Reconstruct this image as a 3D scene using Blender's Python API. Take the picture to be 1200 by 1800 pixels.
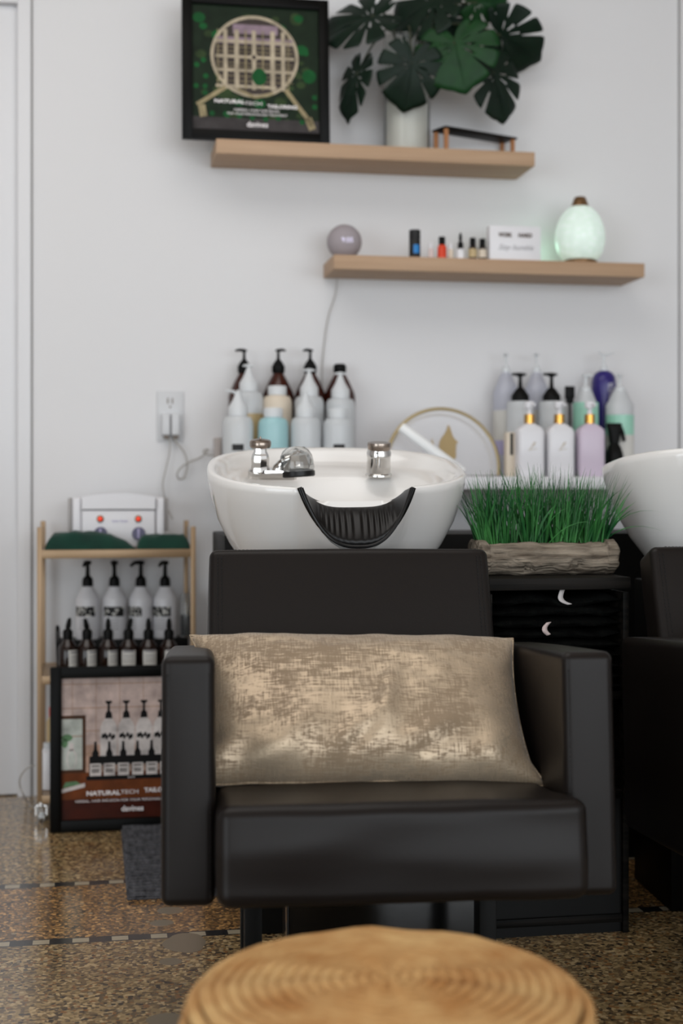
import bpy, bmesh, math, random
from math import sin, cos, pi, radians, atan2, sqrt
from mathutils import Vector, Matrix, noise

random.seed(7)
for o in list(bpy.data.objects):
    bpy.data.objects.remove(o)
S = bpy.context.scene
COL = S.collection

# ------------------------------------------------------------------ camera, world, lights, exposure
YAW = radians(10.0)
CAM = Vector((0.0, -4.08, 0.86))
FWD = Vector((sin(YAW), cos(YAW), 0)); RGT = Vector((cos(YAW), -sin(YAW), 0)); UP = Vector((0, 0, 1))
HORIZON, FPX = 860.0, 2500.0
cd = bpy.data.cameras.new('camera'); cam = bpy.data.objects.new('camera', cd); COL.objects.link(cam)
cam.location = CAM; cam.rotation_euler = (pi / 2, 0, -YAW)
cd.sensor_fit = 'VERTICAL'; cd.sensor_height = 36; cd.lens = 50; cd.shift_y = -40 / 1800
cd.clip_start = 0.05
cd.dof.use_dof = True; cd.dof.focus_distance = 2.56; cd.dof.aperture_fstop = 2.6
S.camera = cam
w = bpy.data.worlds.new('world'); S.world = w; w.use_nodes = True
w.node_tree.nodes['Background'].inputs[0].default_value = (1.0, 0.93, 0.88, 1)
w.node_tree.nodes['Background'].inputs[1].default_value = 0.13
def area(name, loc, rot, sx, sy, power, col):
    l = bpy.data.lights.new(name, 'AREA'); l.shape = 'RECTANGLE'; l.size = sx; l.size_y = sy
    l.energy = power; l.color = col
    o = bpy.data.objects.new(name, l); COL.objects.link(o); o.location = loc; o.rotation_euler = rot
    return o
area('side_window_daylight', (-3.5, -4.6, 1.15), (radians(90), 0, radians(-72)), 5.6, 2.3, 165, (0.86, 0.94, 1.0))
area('rear_window_daylight', (2.0, -7.8, 1.6), (radians(90), 0, 0), 6.4, 2.5, 225, (0.885, 0.945, 1.0))
area('ceiling_light_panel', (-0.3, -1.9, 2.95), (0, 0, 0), 2.6, 1.6, 30, (1.0, 0.97, 0.94))
S.view_settings.view_transform = 'Standard'; S.view_settings.look = 'None'
S.view_settings.exposure = 0.0; S.view_settings.gamma = 1.0; S.view_settings.use_curve_mapping = False

# ------------------------------------------------------------------ placing helpers
def W(px, py, dy):
    """world point seen at a photo pixel, at distance dy in front of the camera along the wall normal"""
    t = (px - 600) / FPX
    Z = dy / (cos(YAW) - t * sin(YAW))
    p = CAM + FWD * Z + RGT * (t * Z)
    p.z = CAM.z + (HORIZON - py) / FPX * Z
    return p
def WX(px, dy): return W(px, 900, dy).x
def WZ(px, py, dy): return W(px, py, dy).z

# ------------------------------------------------------------------ materials
def lin(c):
    f = lambda v: (v / 12.92) if v <= 0.04045 else ((v + 0.055) / 1.055) ** 2.4
    return tuple(f(v / 255.0) for v in c) + (1.0,)
def mat(name, col, rough=0.5, metal=0.0, trans=0.0, spec=0.5, emit=None, es=0.0, coat=0.0, sheen=0.0, bump=None, ior=1.45, vary=None, alpha=1.0):
    m = bpy.data.materials.new(name); m.use_nodes = True
    nt = m.node_tree; b = nt.nodes['Principled BSDF']
    b.inputs['Base Color'].default_value = lin(col); b.inputs['Roughness'].default_value = rough
    b.inputs['Metallic'].default_value = metal; b.inputs['Transmission Weight'].default_value = trans
    b.inputs['Specular IOR Level'].default_value = spec; b.inputs['IOR'].default_value = ior
    b.inputs['Coat Weight'].default_value = coat; b.inputs['Sheen Weight'].default_value = sheen
    b.inputs['Alpha'].default_value = alpha
    if emit: b.inputs['Emission Color'].default_value = lin(emit); b.inputs['Emission Strength'].default_value = es
    tc = nt.nodes.new('ShaderNodeTexCoord')
    if vary:                                   # (scale vector, amount, colour2)
        sc, amt, c2 = vary
        mp = nt.nodes.new('ShaderNodeMapping'); mp.inputs['Scale'].default_value = sc
        n = nt.nodes.new('ShaderNodeTexNoise'); n.inputs['Scale'].default_value = 1; n.inputs['Detail'].default_value = 5
        r = nt.nodes.new('ShaderNodeValToRGB')
        r.color_ramp.elements[0].position = 0.5 - amt; r.color_ramp.elements[1].position = 0.5 + amt
        r.color_ramp.elements[0].color = lin(col); r.color_ramp.elements[1].color = lin(c2)
        nt.links.new(tc.outputs['Object'], mp.inputs[0]); nt.links.new(mp.outputs[0], n.inputs['Vector'])
        nt.links.new(n.outputs['Fac'], r.inputs[0]); nt.links.new(r.outputs[0], b.inputs['Base Color'])
    if bump:                                   # (scale vector or float, strength, distance)
        sc, st, ds = bump
        if not hasattr(sc, '__len__'): sc = (sc, sc, sc)
        mp = nt.nodes.new('ShaderNodeMapping'); mp.inputs['Scale'].default_value = sc
        n = nt.nodes.new('ShaderNodeTexNoise'); n.inputs['Scale'].default_value = 1; n.inputs['Detail'].default_value = 4
        bp = nt.nodes.new('ShaderNodeBump'); bp.inputs['Strength'].default_value = st; bp.inputs['Distance'].default_value = ds
        nt.links.new(tc.outputs['Object'], mp.inputs[0]); nt.links.new(mp.outputs[0], n.inputs['Vector'])
        nt.links.new(n.outputs['Fac'], bp.inputs['Height']); nt.links.new(bp.outputs[0], b.inputs['Normal'])
    return m

M = {}
M['wall'] = mat('wall_paint', (216, 215, 216), 0.6, bump=(60, 0.06, 0.002), vary=((1.5, 1.5, 1.5), 0.3, (218, 218, 219)))
M['ceil'] = mat('ceiling_paint', (200, 190, 182), 0.8)
M['trim'] = mat('trim_paint', (218, 218, 220), 0.45)
M['gap'] = mat('shadow_gap_paint', (150, 148, 146), 0.6)
M['oak'] = mat('light_oak', (184, 154, 125), 0.55, vary=((3, 40, 60), 0.3, (166, 135, 106)), bump=((6, 60, 120), 0.15, 0.001))
M['leather'] = mat('black_leatherette', (23, 19, 17), 0.38, spec=0.21, bump=(420, 0.22, 0.0008))
M['thread'] = mat('dark_thread', (16, 15, 15), 0.8)
M['black'] = mat('matte_black', (8, 8, 7), 0.5, spec=0.18, bump=(90, 0.1, 0.0006))
M['blackwood'] = mat('black_stained_wood', (6, 6, 5), 0.55, spec=0.12, vary=((4, 50, 120), 0.12, (26, 23, 20)), bump=((6, 40, 200), 0.4, 0.001))
M['glossblack'] = mat('gloss_black_panel', (10, 10, 9), 0.16, bump=(7, 0.1, 0.01))
M['ceramic'] = mat('white_glazed_ceramic', (224, 222, 219), 0.08, coat=0.2, spec=0.5)
M['rubber'] = mat('black_rubber', (8, 7, 7), 0.34, spec=0.3)
M['chrome'] = mat('chrome', (205, 203, 200), 0.07, metal=1)
M['bronzechrome'] = mat('warm_brushed_chrome', (150, 138, 128), 0.25, metal=1)
M['acrylic'] = mat('clear_acrylic', (240, 243, 243), 0.03, trans=0.92, ior=1.45)
M['glass'] = mat('clear_glass', (245, 248, 246), 0.02, trans=0.95, ior=1.2)
M['sand'] = mat('white_vase_filling', (208, 203, 196), 0.35)
M['gold'] = mat('gold_metal', (196, 150, 78), 0.25, metal=1)
M['goldmatte'] = mat('matte_gold_band', (176, 158, 118), 0.45, metal=0.4)
M['goldprint'] = mat('gold_print', (160, 138, 96), 0.5, metal=0.2)
M['cartmetal'] = mat('champagne_gold_metal', (158, 132, 102), 0.38, metal=0.35)
M['whiteplastic'] = mat('white_plastic', (224, 223, 226), 0.35)
M['greyplastic'] = mat('grey_plastic', (160, 156, 154), 0.5)
M['redlamp'] = mat('red_indicator', (215, 60, 40), 0.3, emit=(255, 60, 35), es=0.5)
M['knob'] = mat('violet_grey_knob', (92, 90, 116), 0.4)
M['velvet'] = mat('dark_green_terry', (3, 42, 33), 0.9, sheen=0.12, bump=(260, 0.5, 0.003), vary=((18, 18, 18), 0.25, (6, 60, 46)))
M['velvetpale'] = mat('pale_green_patch', (96, 140, 128), 0.9)
M['amber'] = mat('dark_amber_plastic', (48, 20, 14), 0.15, vary=((30, 30, 12), 0.3, (66, 28, 18)))
M['amberdark'] = mat('brown_glass', (30, 16, 11), 0.12)
M['clearpl'] = mat('frosted_plastic', (228, 231, 233), 0.35, trans=0.35)
M['clearcap'] = mat('translucent_cap', (226, 229, 231), 0.35, trans=0.2)
M['cream'] = mat('cream_liquid', (226, 212, 192), 0.4, trans=0.15)
M['honey'] = mat('honey_liquid', (200, 176, 130), 0.4, trans=0.15)
M['aqua'] = mat('aqua_liquid', (164, 206, 210), 0.35, trans=0.1)
M['mint'] = mat('mint_liquid', (160, 214, 192), 0.35, trans=0.1)
M['lav'] = mat('lavender_liquid', (204, 206, 218), 0.3, trans=0.3)
M['lilac'] = mat('lilac_bottle', (206, 192, 208), 0.35)
M['white'] = mat('white_bottle', (226, 225, 228), 0.3)
M['purple'] = mat('deep_purple_bottle', (46, 36, 112), 0.3)
M['label'] = mat('paper_label', (206, 204, 198), 0.6)
M['labelgrey'] = mat('grey_print', (150, 148, 150), 0.6)
M['labelblack'] = mat('black_print', (22, 22, 22), 0.6)
M['lavlabel'] = mat('lavender_label', (176, 170, 204), 0.6)
M['silver'] = mat('silver_print', (190, 188, 196), 0.35, metal=0.4)
M['cable'] = mat('cable_grey', (168, 164, 158), 0.6)
M['outlet'] = mat('outlet_plastic', (203, 204, 206), 0.4)
M['slot'] = mat('socket_slot', (120, 108, 98), 0.6)
M['plate_grey'] = mat('beige_grey_box', (176, 168, 164), 0.5)
M['frame'] = mat('black_picture_frame', (6, 6, 5), 0.4, spec=0.12)
M['leaf'] = mat('monstera_leaf', (20, 66, 26), 0.5, spec=0.3, vary=((26, 26, 26), 0.3, (10, 44, 20)), bump=(40, 0.2, 0.004))
M['leafdark'] = mat('monstera_dark_leaf', (11, 34, 20), 0.5, spec=0.25, vary=((20, 20, 20), 0.3, (6, 22, 14)), bump=(40, 0.2, 0.004))
M['stem'] = mat('plant_stem', (52, 56, 36), 0.6)
M['grass'] = mat('artificial_grass', (16, 66, 34), 0.45, spec=0.3, vary=((40, 40, 8), 0.15, (62, 124, 62)))
M['tag'] = mat('care_label_cloth', (205, 198, 196), 0.7)
M['towel'] = mat('black_towel', (7, 7, 7), 0.95, spec=0.05, bump=(300, 0.6, 0.003), vary=((60, 60, 60), 0.2, (15, 16, 15)))
M['mirrorgrey'] = mat('fabric_speaker', (158, 150, 154), 0.85, bump=(500, 0.3, 0.001))
M['speakerlight'] = mat('led_digits', (225, 220, 245), 0.5, emit=(225, 220, 250), es=0.35)
M['orange'] = mat('orange_label', (212, 62, 28), 0.4)
M['blue'] = mat('blue_label', (20, 120, 190), 0.4)
M['wood2'] = mat('copper_wood', (170, 118, 78), 0.45)
M['bronze'] = mat('bronze_brown', (122, 92, 62), 0.35, metal=0.55)
M['streak_white'] = mat('reflection_streak', (240, 242, 242), 0.25)
M['brownprint'] = mat('brown_print', (76, 58, 44), 0.6)
M['frost'] = mat('frosted_disc', (232, 232, 235), 0.3, trans=0.2, alpha=0.45)
M['pinktin'] = mat('pale_pink', (214, 196, 192), 0.5)
M['knitdark'] = mat('charcoal_knit', (52, 52, 60), 0.9, bump=(160, 0.6, 0.004))

def terrazzo():
    m = bpy.data.materials.new('terrazzo_floor'); m.use_nodes = True; nt = m.node_tree; L = nt.links; N = nt.nodes
    b = N['Principled BSDF']; tc = N.new('ShaderNodeTexCoord')
    sep = N.new('ShaderNodeSeparateXYZ'); L.new(tc.outputs['Object'], sep.inputs[0])
    def vor(scale, stops, dist_thr):
        v = N.new('ShaderNodeTexVoronoi'); v.inputs['Scale'].default_value = scale
        L.new(tc.outputs['Object'], v.inputs['Vector'])
        s2 = N.new('ShaderNodeSeparateColor'); L.new(v.outputs['Color'], s2.inputs[0])
        r = N.new('ShaderNodeValToRGB'); r.color_ramp.interpolation = 'CONSTANT'
        while len(r.color_ramp.elements) < len(stops): r.color_ramp.elements.new(0.5)
        for e, (p, c) in zip(r.color_ramp.elements, stops): e.position = p; e.color = lin(tuple(v * k for v, k in zip(c, (1.14, 1.08, 0.96))))
        L.new(s2.outputs[0], r.inputs[0])
        return r, v
    greys, v1 = vor(150, [(0, (112, 97, 74)), (0.22, (142, 126, 98)), (0.42, (94, 80, 62)), (0.60, (160, 143, 114)), (0.74, (56, 48, 40)), (0.82, (184, 168, 140)), (0.92, (130, 96, 62))], 0)
    warm, v2 = vor(170, [(0, (112, 88, 58)), (0.25, (136, 106, 70)), (0.45, (86, 66, 46)), (0.65, (152, 122, 86)), (0.80, (58, 42, 30)), (0.90, (196, 160, 112))], 0)
    big, v3 = vor(62, [(0, (0, 0, 0)), (0.9, (255, 255, 255))], 0)
    def math_(op, a, bv=None, clamp=False):
        n = N.new('ShaderNodeMath'); n.operation = op; n.use_clamp = clamp
        for i, x in enumerate((a, bv)):
            if x is None: continue
            if isinstance(x, (int, float)): n.inputs[i].default_value = x
            else: L.new(x, n.inputs[i])
        return n.outputs[0]
    def mix(fac, a, c):
        n = N.new('ShaderNodeMix'); n.data_type = 'RGBA'
        L.new(fac, n.inputs[0]) if not isinstance(fac, float) else None
        if isinstance(fac, float): n.inputs[0].default_value = fac
        for k, x in ((6, a), (7, c)):
            if isinstance(x, tuple): n.inputs[k].default_value = lin(x)
            else: L.new(x, n.inputs[k])
        return n.outputs[2]
    Y = sep.outputs[1]; X = sep.outputs[0]
    Y1, Y2 = -0.925, -1.322
    band = math_('MULTIPLY', math_('LESS_THAN', Y, Y1), math_('GREATER_THAN', Y, Y2))
    col = mix(band, greys.outputs[0], warm.outputs[0])
    # sparse dark pebbles
    near = math_('LESS_THAN', v3.outputs['Distance'], 0.30)
    sc3 = N.new('ShaderNodeSeparateColor'); L.new(v3.outputs['Color'], sc3.inputs[0])
    pick = math_('LESS_THAN', sc3.outputs[0], 0.16)
    col = mix(math_('MULTIPLY', near, pick), col, (28, 24, 22))
    pick2 = math_('GREATER_THAN', sc3.outputs[0], 0.90)
    col = mix(math_('MULTIPLY', near, pick2), col, (168, 150, 120))
    # worn large-scale tone
    n = N.new('ShaderNodeTexNoise'); n.inputs['Scale'].default_value = 2.2; n.inputs['Detail'].default_value = 4
    L.new(tc.outputs['Object'], n.inputs['Vector'])
    rr = N.new('ShaderNodeMapRange'); rr.inputs[1].default_value = 0.35; rr.inputs[2].default_value = 0.65; rr.inputs[3].default_value = 0.0; rr.inputs[4].default_value = 0.35
    L.new(n.outputs['Fac'], rr.inputs[0])
    col = mix(rr.outputs[0], col, (96, 80, 60))
    # two mosaic strips of alternating dark and pale stones
    d1 = math_('ABSOLUTE', math_('SUBTRACT', Y, Y1)); d2 = math_('ABSOLUTE', math_('SUBTRACT', Y, Y2))
    d = math_('MINIMUM', d1, d2)
    strip = math_('LESS_THAN', d, 0.0175)
    cell = math_('FRACT', math_('MULTIPLY', X, 13.5))
    pale = math_('GREATER_THAN', cell, 0.5)
    inner = math_('LESS_THAN', d, 0.0125)
    e = math_('ABSOLUTE', math_('SUBTRACT', cell, 0.75)); inn2 = math_('LESS_THAN', e, 0.21)
    stone = mix(math_('MULTIPLY', math_('MULTIPLY', pale, inner), inn2), (30, 30, 32), (176, 164, 140))
    col = mix(strip, col, stone)
    # cement repair patches
    nn = N.new('ShaderNodeTexNoise'); nn.inputs['Scale'].default_value = 14; L.new(tc.outputs['Object'], nn.inputs['Vector'])
    for (px, py, rx, ry) in ((300, 1600, .030, .026), (284, 1622, .026, .022), (325, 1657, .043, .062), (300, 1690, .022, .022), (292, 1792, .035, .03)):
        dz = 0.86 * FPX / (py - HORIZON); t = (px - 600) / FPX
        p = CAM + FWD * dz + RGT * (t * dz)
        ex = math_('POWER', math_('DIVIDE', math_('SUBTRACT', X, p.x), rx), 2.0)
        ey = math_('POWER', math_('DIVIDE', math_('SUBTRACT', Y, p.y), ry), 2.0)
        s = math_('ADD', math_('ADD', ex, ey), math_('MULTIPLY', nn.outputs['Fac'], 0.9))
        col = mix(math_('LESS_THAN', s, 1.3), col, (124, 112, 92))
    L.new(col, b.inputs['Base Color'])
    b.inputs['Roughness'].default_value = 0.2; b.inputs['Specular IOR Level'].default_value = 0.6; b.inputs['Coat Weight'].default_value = 0.35; b.inputs['Coat Roughness'].default_value = 0.12
    bp = N.new('ShaderNodeBump'); bp.inputs['Strength'].default_value = 0.05; bp.inputs['Distance'].default_value = 0.001
    L.new(v1.outputs['Distance'], bp.inputs['Height']); L.new(bp.outputs[0], b.inputs['Normal'])
    return m
M['terrazzo'] = terrazzo()

def pillow_mat():
    m = bpy.data.materials.new('metallic_linen'); m.use_nodes = True; nt = m.node_tree; L = nt.links; N = nt.nodes
    b = N['Principled BSDF']; tc = N.new('ShaderNodeTexCoord')
    def nz(sc, det=3):
        mp = N.new('ShaderNodeMapping'); mp.inputs['Scale'].default_value = sc
        n = N.new('ShaderNodeTexNoise'); n.inputs['Scale'].default_value = 1; n.inputs['Detail'].default_value = det
        L.new(tc.outputs['Object'], mp.inputs[0]); L.new(mp.outputs[0], n.inputs['Vector']); return n.outputs['Fac']
    def mt(op, a, c):
        n = N.new('ShaderNodeMath'); n.operation = op
        for i, x in enumerate((a, c)):
            if isinstance(x, (int, float)): n.inputs[i].default_value = x
            else: L.new(x, n.inputs[i])
        return n.outputs[0]
    hx = nz((26, 420, 420)); vx = nz((420, 40, 40)); patch = nz((9, 14, 14), 4); p2 = nz((55, 90, 90), 3)
    s = mt('ADD', mt('MULTIPLY', hx, 0.42), mt('MULTIPLY', vx, 0.30))
    s = mt('ADD', s, mt('MULTIPLY', patch, 0.55)); s = mt('ADD', s, mt('MULTIPLY', p2, 0.22))
    r = N.new('ShaderNodeValToRGB'); r.color_ramp.elements[0].position = 0.70; r.color_ramp.elements[1].position = 0.80
    L.new(s, r.inputs[0])
    c = N.new('ShaderNodeMix'); c.data_type = 'RGBA'; L.new(r.outputs[0], c.inputs[0])
    c.inputs[6].default_value = lin((132, 113, 90)); c.inputs[7].default_value = lin((182, 163, 138))
    L.new(c.outputs[2], b.inputs['Base Color'])
    L.new(mt('MULTIPLY', r.outputs[0], 0.55), b.inputs['Metallic'])
    L.new(mt('SUBTRACT', 0.85, mt('MULTIPLY', r.outputs[0], 0.42)), b.inputs['Roughness'])
    b.inputs['Sheen Weight'].default_value = 0.15
    bp = N.new('ShaderNodeBump'); bp.inputs['Strength'].default_value = 0.35; bp.inputs['Distance'].default_value = 0.0015
    L.new(mt('ADD', hx, vx), bp.inputs['Height']); L.new(bp.outputs[0], b.inputs['Normal'])
    return m
M['pillow'] = pillow_mat()
M['whitepillow'] = mat('cream_knit', (200, 188, 170), 0.9, bump=(200, 0.4, 0.002))
M['bark'] = mat('weathered_driftwood', (158, 146, 130), 0.85, spec=0.2, vary=((9, 90, 90), 0.2, (78, 68, 58)), bump=((14, 170, 170), 1.0, 0.010))
M['jute'] = mat('jute_rope', (206, 168, 112), 0.8, vary=((16, 16, 16), 0.2, (168, 116, 60)), bump=(220, 0.7, 0.003))
M['rug'] = mat('grey_ribbed_rug', (92, 92, 96), 0.95, vary=((90, 25, 90), 0.2, (46, 46, 50)), bump=(200, 0.6, 0.003))
def lampmat():
    m = mat('glowing_cut_glass', (206, 218, 211), 0.4, emit=(216, 240, 226), es=0.42)
    nt = m.node_tree; b = nt.nodes['Principled BSDF']; tc = nt.nodes.new('ShaderNodeTexCoord')
    v = nt.nodes.new('ShaderNodeTexVoronoi'); v.inputs['Scale'].default_value = 55
    r = nt.nodes.new('ShaderNodeMapRange'); r.inputs[1].default_value = 0; r.inputs[2].default_value = 0.6; r.inputs[3].default_value = 0.48; r.inputs[4].default_value = 0.32
    nt.links.new(tc.outputs['Object'], v.inputs['Vector']); nt.links.new(v.outputs['Distance'], r.inputs[0])
    nt.links.new(r.outputs[0], b.inputs['Emission Strength'])
    return m
M['lamp'] = lampmat()

# ------------------------------------------------------------------ object helpers
def finish(name, bm, material, parent=None, smooth=True, angle=35):
    me = bpy.data.meshes.new(name)
    bmesh.ops.recalc_face_normals(bm, faces=bm.faces[:])
    bm.to_mesh(me); bm.free()
    if smooth:
        for p in me.polygons: p.use_smooth = True
        me.set_sharp_from_angle(angle=radians(angle))
    for mm in (material if isinstance(material, (list, tuple)) else [material]): me.materials.append(M[mm])
    o = bpy.data.objects.new(name, me); COL.objects.link(o)
    if parent is not None: o.parent = parent
    return o
def thing(name, label, cat, loc=(0, 0, 0), rotz=0.0, group=None, rotx=0.0, roty=0.0):
    o = bpy.data.objects.new(name, None); COL.objects.link(o); o.empty_display_size = 0.05
    o.location = loc; o.rotation_euler = (rotx, roty, rotz); o['label'] = label; o['category'] = cat
    if group: o['group'] = group
    return o
def tag(o, label, cat, group=None, kind=None):
    o['label'] = label; o['category'] = cat
    if group: o['group'] = group
    if kind: o['kind'] = kind
    return o
def struct(o): o['kind'] = 'structure'; return o
def copy_tree(o, parent=None):
    c = o.copy(); COL.objects.link(c); c.parent = parent
    for ch in list(o.children): copy_tree(ch, c)
    return c
def dup(root, loc, label, rotz=None, group=None):
    c = copy_tree(root); c.location = loc; c['label'] = label
    if rotz is not None: c.rotation_euler.z = rotz
    if group: c['group'] = group
    return c

def bx(bm, x0, x1, y0, y1, z0, z1, bev=0.0, seg=2, M4=None, mi=0):
    r = bmesh.ops.create_cube(bm, size=1.0); vs = r['verts']
    for v in vs:
        v.co = Vector(((x0 + x1) / 2 + v.co.x * (x1 - x0), (y0 + y1) / 2 + v.co.y * (y1 - y0), (z0 + z1) / 2 + v.co.z * (z1 - z0)))
        if M4 is not None: v.co = M4 @ v.co
    fs = {f for v in vs for f in v.link_faces}
    for f in fs: f.material_index = mi
    if bev > 0:
        es = list({e for v in vs for e in v.link_edges})
        bmesh.ops.bevel(bm, geom=es, offset=bev, segments=seg, affect='EDGES', profile=0.5)
def box(name, m, parent, x0, x1, y0, y1, z0, z1, bev=0.002, seg=2, M4=None, angle=35):
    bm = bmesh.new(); bx(bm, x0, x1, y0, y1, z0, z1, bev, seg, M4); return finish(name, bm, m, parent, angle=angle)
def rings(bm, rs, closed_u=True, cap0=True, cap1=True, mi=0):
    """join successive rings of points"""
    vr = [[bm.verts.new(p) for p in r] for r in rs]; n = len(vr[0])
    for a, b in zip(vr[:-1], vr[1:]):
        for i in range(n if closed_u else n - 1):
            j = (i + 1) % n
            f = bm.faces.new((a[i], a[j], b[j], b[i])); f.material_index = mi
    if cap0: bm.faces.new(list(reversed(vr[0]))).material_index = mi
    if cap1: bm.faces.new(vr[-1]).material_index = mi
    return vr
def lathe(bm, prof, seg=28, c=(0, 0, 0), mi=0, M4=None, cap=True):
    rs = []
    for r, z in prof:
        pts = [Vector((c[0] + max(r, 1e-4) * cos(2 * pi * k / seg), c[1] + max(r, 1e-4) * sin(2 * pi * k / seg), c[2] + z)) for k in range(seg)]
        if M4 is not None: pts = [M4 @ p for p in pts]
        rs.append(pts)
    rings(bm, rs, True, cap, cap, mi)
def sup(a, b, n, seg):
    out = []
    for k in range(seg):
        t = 2 * pi * k / seg; ct, st = cos(t), sin(t)
        out.append((a * math.copysign(abs(ct) ** (2 / n), ct), b * math.copysign(abs(st) ** (2 / n), st)))
    return out
def loft(bm, secs, n=4, seg=40, c=(0, 0), mi=0, cap=True):
    rings(bm, [[Vector((c[0] + x, c[1] + y, z)) for x, y in sup(a, b, n, seg)] for a, b, z in secs], True, cap, cap, mi)
def tube(bm, pts, r, seg=8, mi=0, cap=True, closed=False):
    pts = [Vector(p) for p in pts]; rs = []; n = len(pts)
    prev = None
    for i, p in enumerate(pts):
        if closed: t = (pts[(i + 1) % n] - pts[i - 1])
        else: t = (pts[min(i + 1, n - 1)] - pts[max(i - 1, 0)])
        t.normalize()
        if prev is None:
            a = Vector((0, 0, 1)) if abs(t.z) < 0.9 else Vector((1, 0, 0))
            u = t.cross(a).normalized()
        else:
            u = (prev - t * prev.dot(t)).normalized()
        prev = u; v = t.cross(u)
        rr = r[i] if hasattr(r, '__len__') else r
        rs.append([p + u * (rr * cos(2 * pi * k / seg)) + v * (rr * sin(2 * pi * k / seg)) for k in range(seg)])
    if closed: rs.append(rs[0])
    rings(bm, rs, True, cap and not closed, cap and not closed, mi)
def spline(P, n=8):
    P = [Vector(p) for p in P]; out = []
    for i in range(len(P) - 1):
        p0, p1, p2, p3 = P[max(i - 1, 0)], P[i], P[i + 1], P[min(i + 2, len(P) - 1)]
        for k in range(n):
            t = k / n
            out.append(0.5 * ((2 * p1) + (p2 - p0) * t + (2 * p0 - 5 * p1 + 4 * p2 - p3) * t * t + (3 * p1 - p0 - 3 * p2 + p3) * t ** 3))
    out.append(P[-1]); return out
def text(body, size, m, parent, loc, name='lettering', width=None, rot=(pi / 2, 0, 0), offset=0.0, shear=0.0, align='CENTER', extrude=0.0002):
    c = bpy.data.curves.new('text', 'FONT'); c.body = body; c.size = size; c.align_x = align; c.align_y = 'CENTER'
    c.extrude = extrude; c.offset = offset; c.shear = shear; c.resolution_u = 3
    t = bpy.data.objects.new('tmp', c); COL.objects.link(t)
    bpy.context.view_layer.update()
    me = bpy.data.meshes.new_from_object(t.evaluated_get(bpy.context.evaluated_depsgraph_get()))
    bpy.data.objects.remove(t)
    if width:
        xs = [v.co.x for v in me.vertices]; k = width / (max(xs) - min(xs))
        for v in me.vertices: v.co.x *= k
    me.materials.clear(); me.materials.append(M[m])
    o = bpy.data.objects.new(name, me); COL.objects.link(o); o.parent = parent; o.location = loc; o.rotation_euler = rot
    return o
def poly(bm, pts, mi, y):
    """flat coloured shape on a print; pts are (x, z), drawn in the plane at depth y facing -Y"""
    vs = [bm.verts.new((x, y, z)) for x, z in pts]
    f = bm.faces.new(vs); f.material_index = mi; return f
def rect(bm, x0, x1, z0, z1, mi, y): poly(bm, [(x0, z0), (x1, z0), (x1, z1), (x0, z1)], mi, y)
def disc(bm, cx, cz, rx, rz, mi, y, n=24): poly(bm, [(cx + rx * cos(2 * pi * k / n), cz + rz * sin(2 * pi * k / n)) for k in range(n)], mi, y)
def finish_flat(name, bm, mats, parent):
    me = bpy.data.meshes.new(name); bm.to_mesh(me); bm.free()
    for mm in mats: me.materials.append(M[mm])
    o = bpy.data.objects.new(name, me); COL.objects.link(o); o.parent = parent; return o

# ================================================================== THE SETTING
XT = WX(57, 4.08)          # left end of painted wall, where the door casing starts
XR = WX(1191, 4.08)        # right corner joint
struct(box('wall_back', 'wall', None, XT, XR, 0, 0.12, 0, 3.0, 0))
struct(box('floor', 'terrazzo', None, -3.6, 5.4, -8.0, 0.3, -0.1, 0, 0))
struct(box('ceiling', 'ceil', None, -3.6, 5.4, -8.0, 0.3, 3.0, 3.1, 0))
struct(box('wall_left', 'wall', None, -3.7, -3.6, -8.0, 0.3, 0, 3.0, 0))
struct(box('wall_right', 'wall', None, 5.4, 5.5, -8.0, 0.3, 0, 3.0, 0))
XD = WX(31, 4.08); ZD = WZ(31, 7, 4.08)
bm = bmesh.new()
bx(bm, XD, XT - 0.004, -0.012, 0.12, 0, ZD + 0.07, 0.002)
bx(bm, -1.2, XD, -0.012, 0.12, ZD, ZD + 0.07, 0.002)
bx(bm, -1.29, -1.2, -0.012, 0.12, 0, ZD + 0.07, 0.002)
struct(finish('trim_1', bm, 'trim'))
struct(box('door_1', 'trim', None, -1.2, XD - 0.001, 0.012, 0.05, 0.004, ZD - 0.002, 0.001))
struct(box('trim_2', 'gap', None, XT - 0.005, XT + 0.001, -0.004, 0.10, 0, 3.0, 0))
bm = bmesh.new(); bx(bm, -3.6, -1.29, 0, 0.12, 0, 3.0); bx(bm, -1.29, XT - 0.004, 0, 0.12, ZD + 0.07, 3.0)
struct(finish('wall_back_left', bm, 'wall', smooth=False))
struct(box('wall_back_right', 'wall', None, XR + 0.006, 5.4, -0.012, 0.12, 0, 3.0, 0.002))
struct(box('trim_3', 'gap', None, XR, XR + 0.006, 0.004, 0.11, 0, 3.0, 0))

# ================================================================== WALL SHELVES
def shelf(label, x0, x1, ztop, cable=False):
    o = box('wall_shelf', 'oak', None, x0, x1, -0.183, 0.0, ztop - 0.040, ztop, 0.0015, 2)
    tag(o, label, 'shelf', 'floating oak shelves on the white wall'); return o
Z1, Z2 = 1.821, 1.513
shelf('floating light oak shelf, the upper one, holding the plant', 0.339, 1.247, Z1)
shelf('floating light oak shelf, the lower one, holding oils and glowing diffuser', 0.666, 1.577, Z2)
# narrow white ledge behind the basins that carries the bottles
XL0 = WX(392, 3.75); ZL = 0.895
bm = bmesh.new(); bx(bm, XL0, XR - 0.02, -0.345, -0.0, ZL - 0.035, ZL, 0.003)
ledge = finish('wall_ledge', bm, 'whiteplastic'); tag(ledge, 'long white ledge on the wall behind both basins, carrying the pump bottles', 'shelf')

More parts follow.
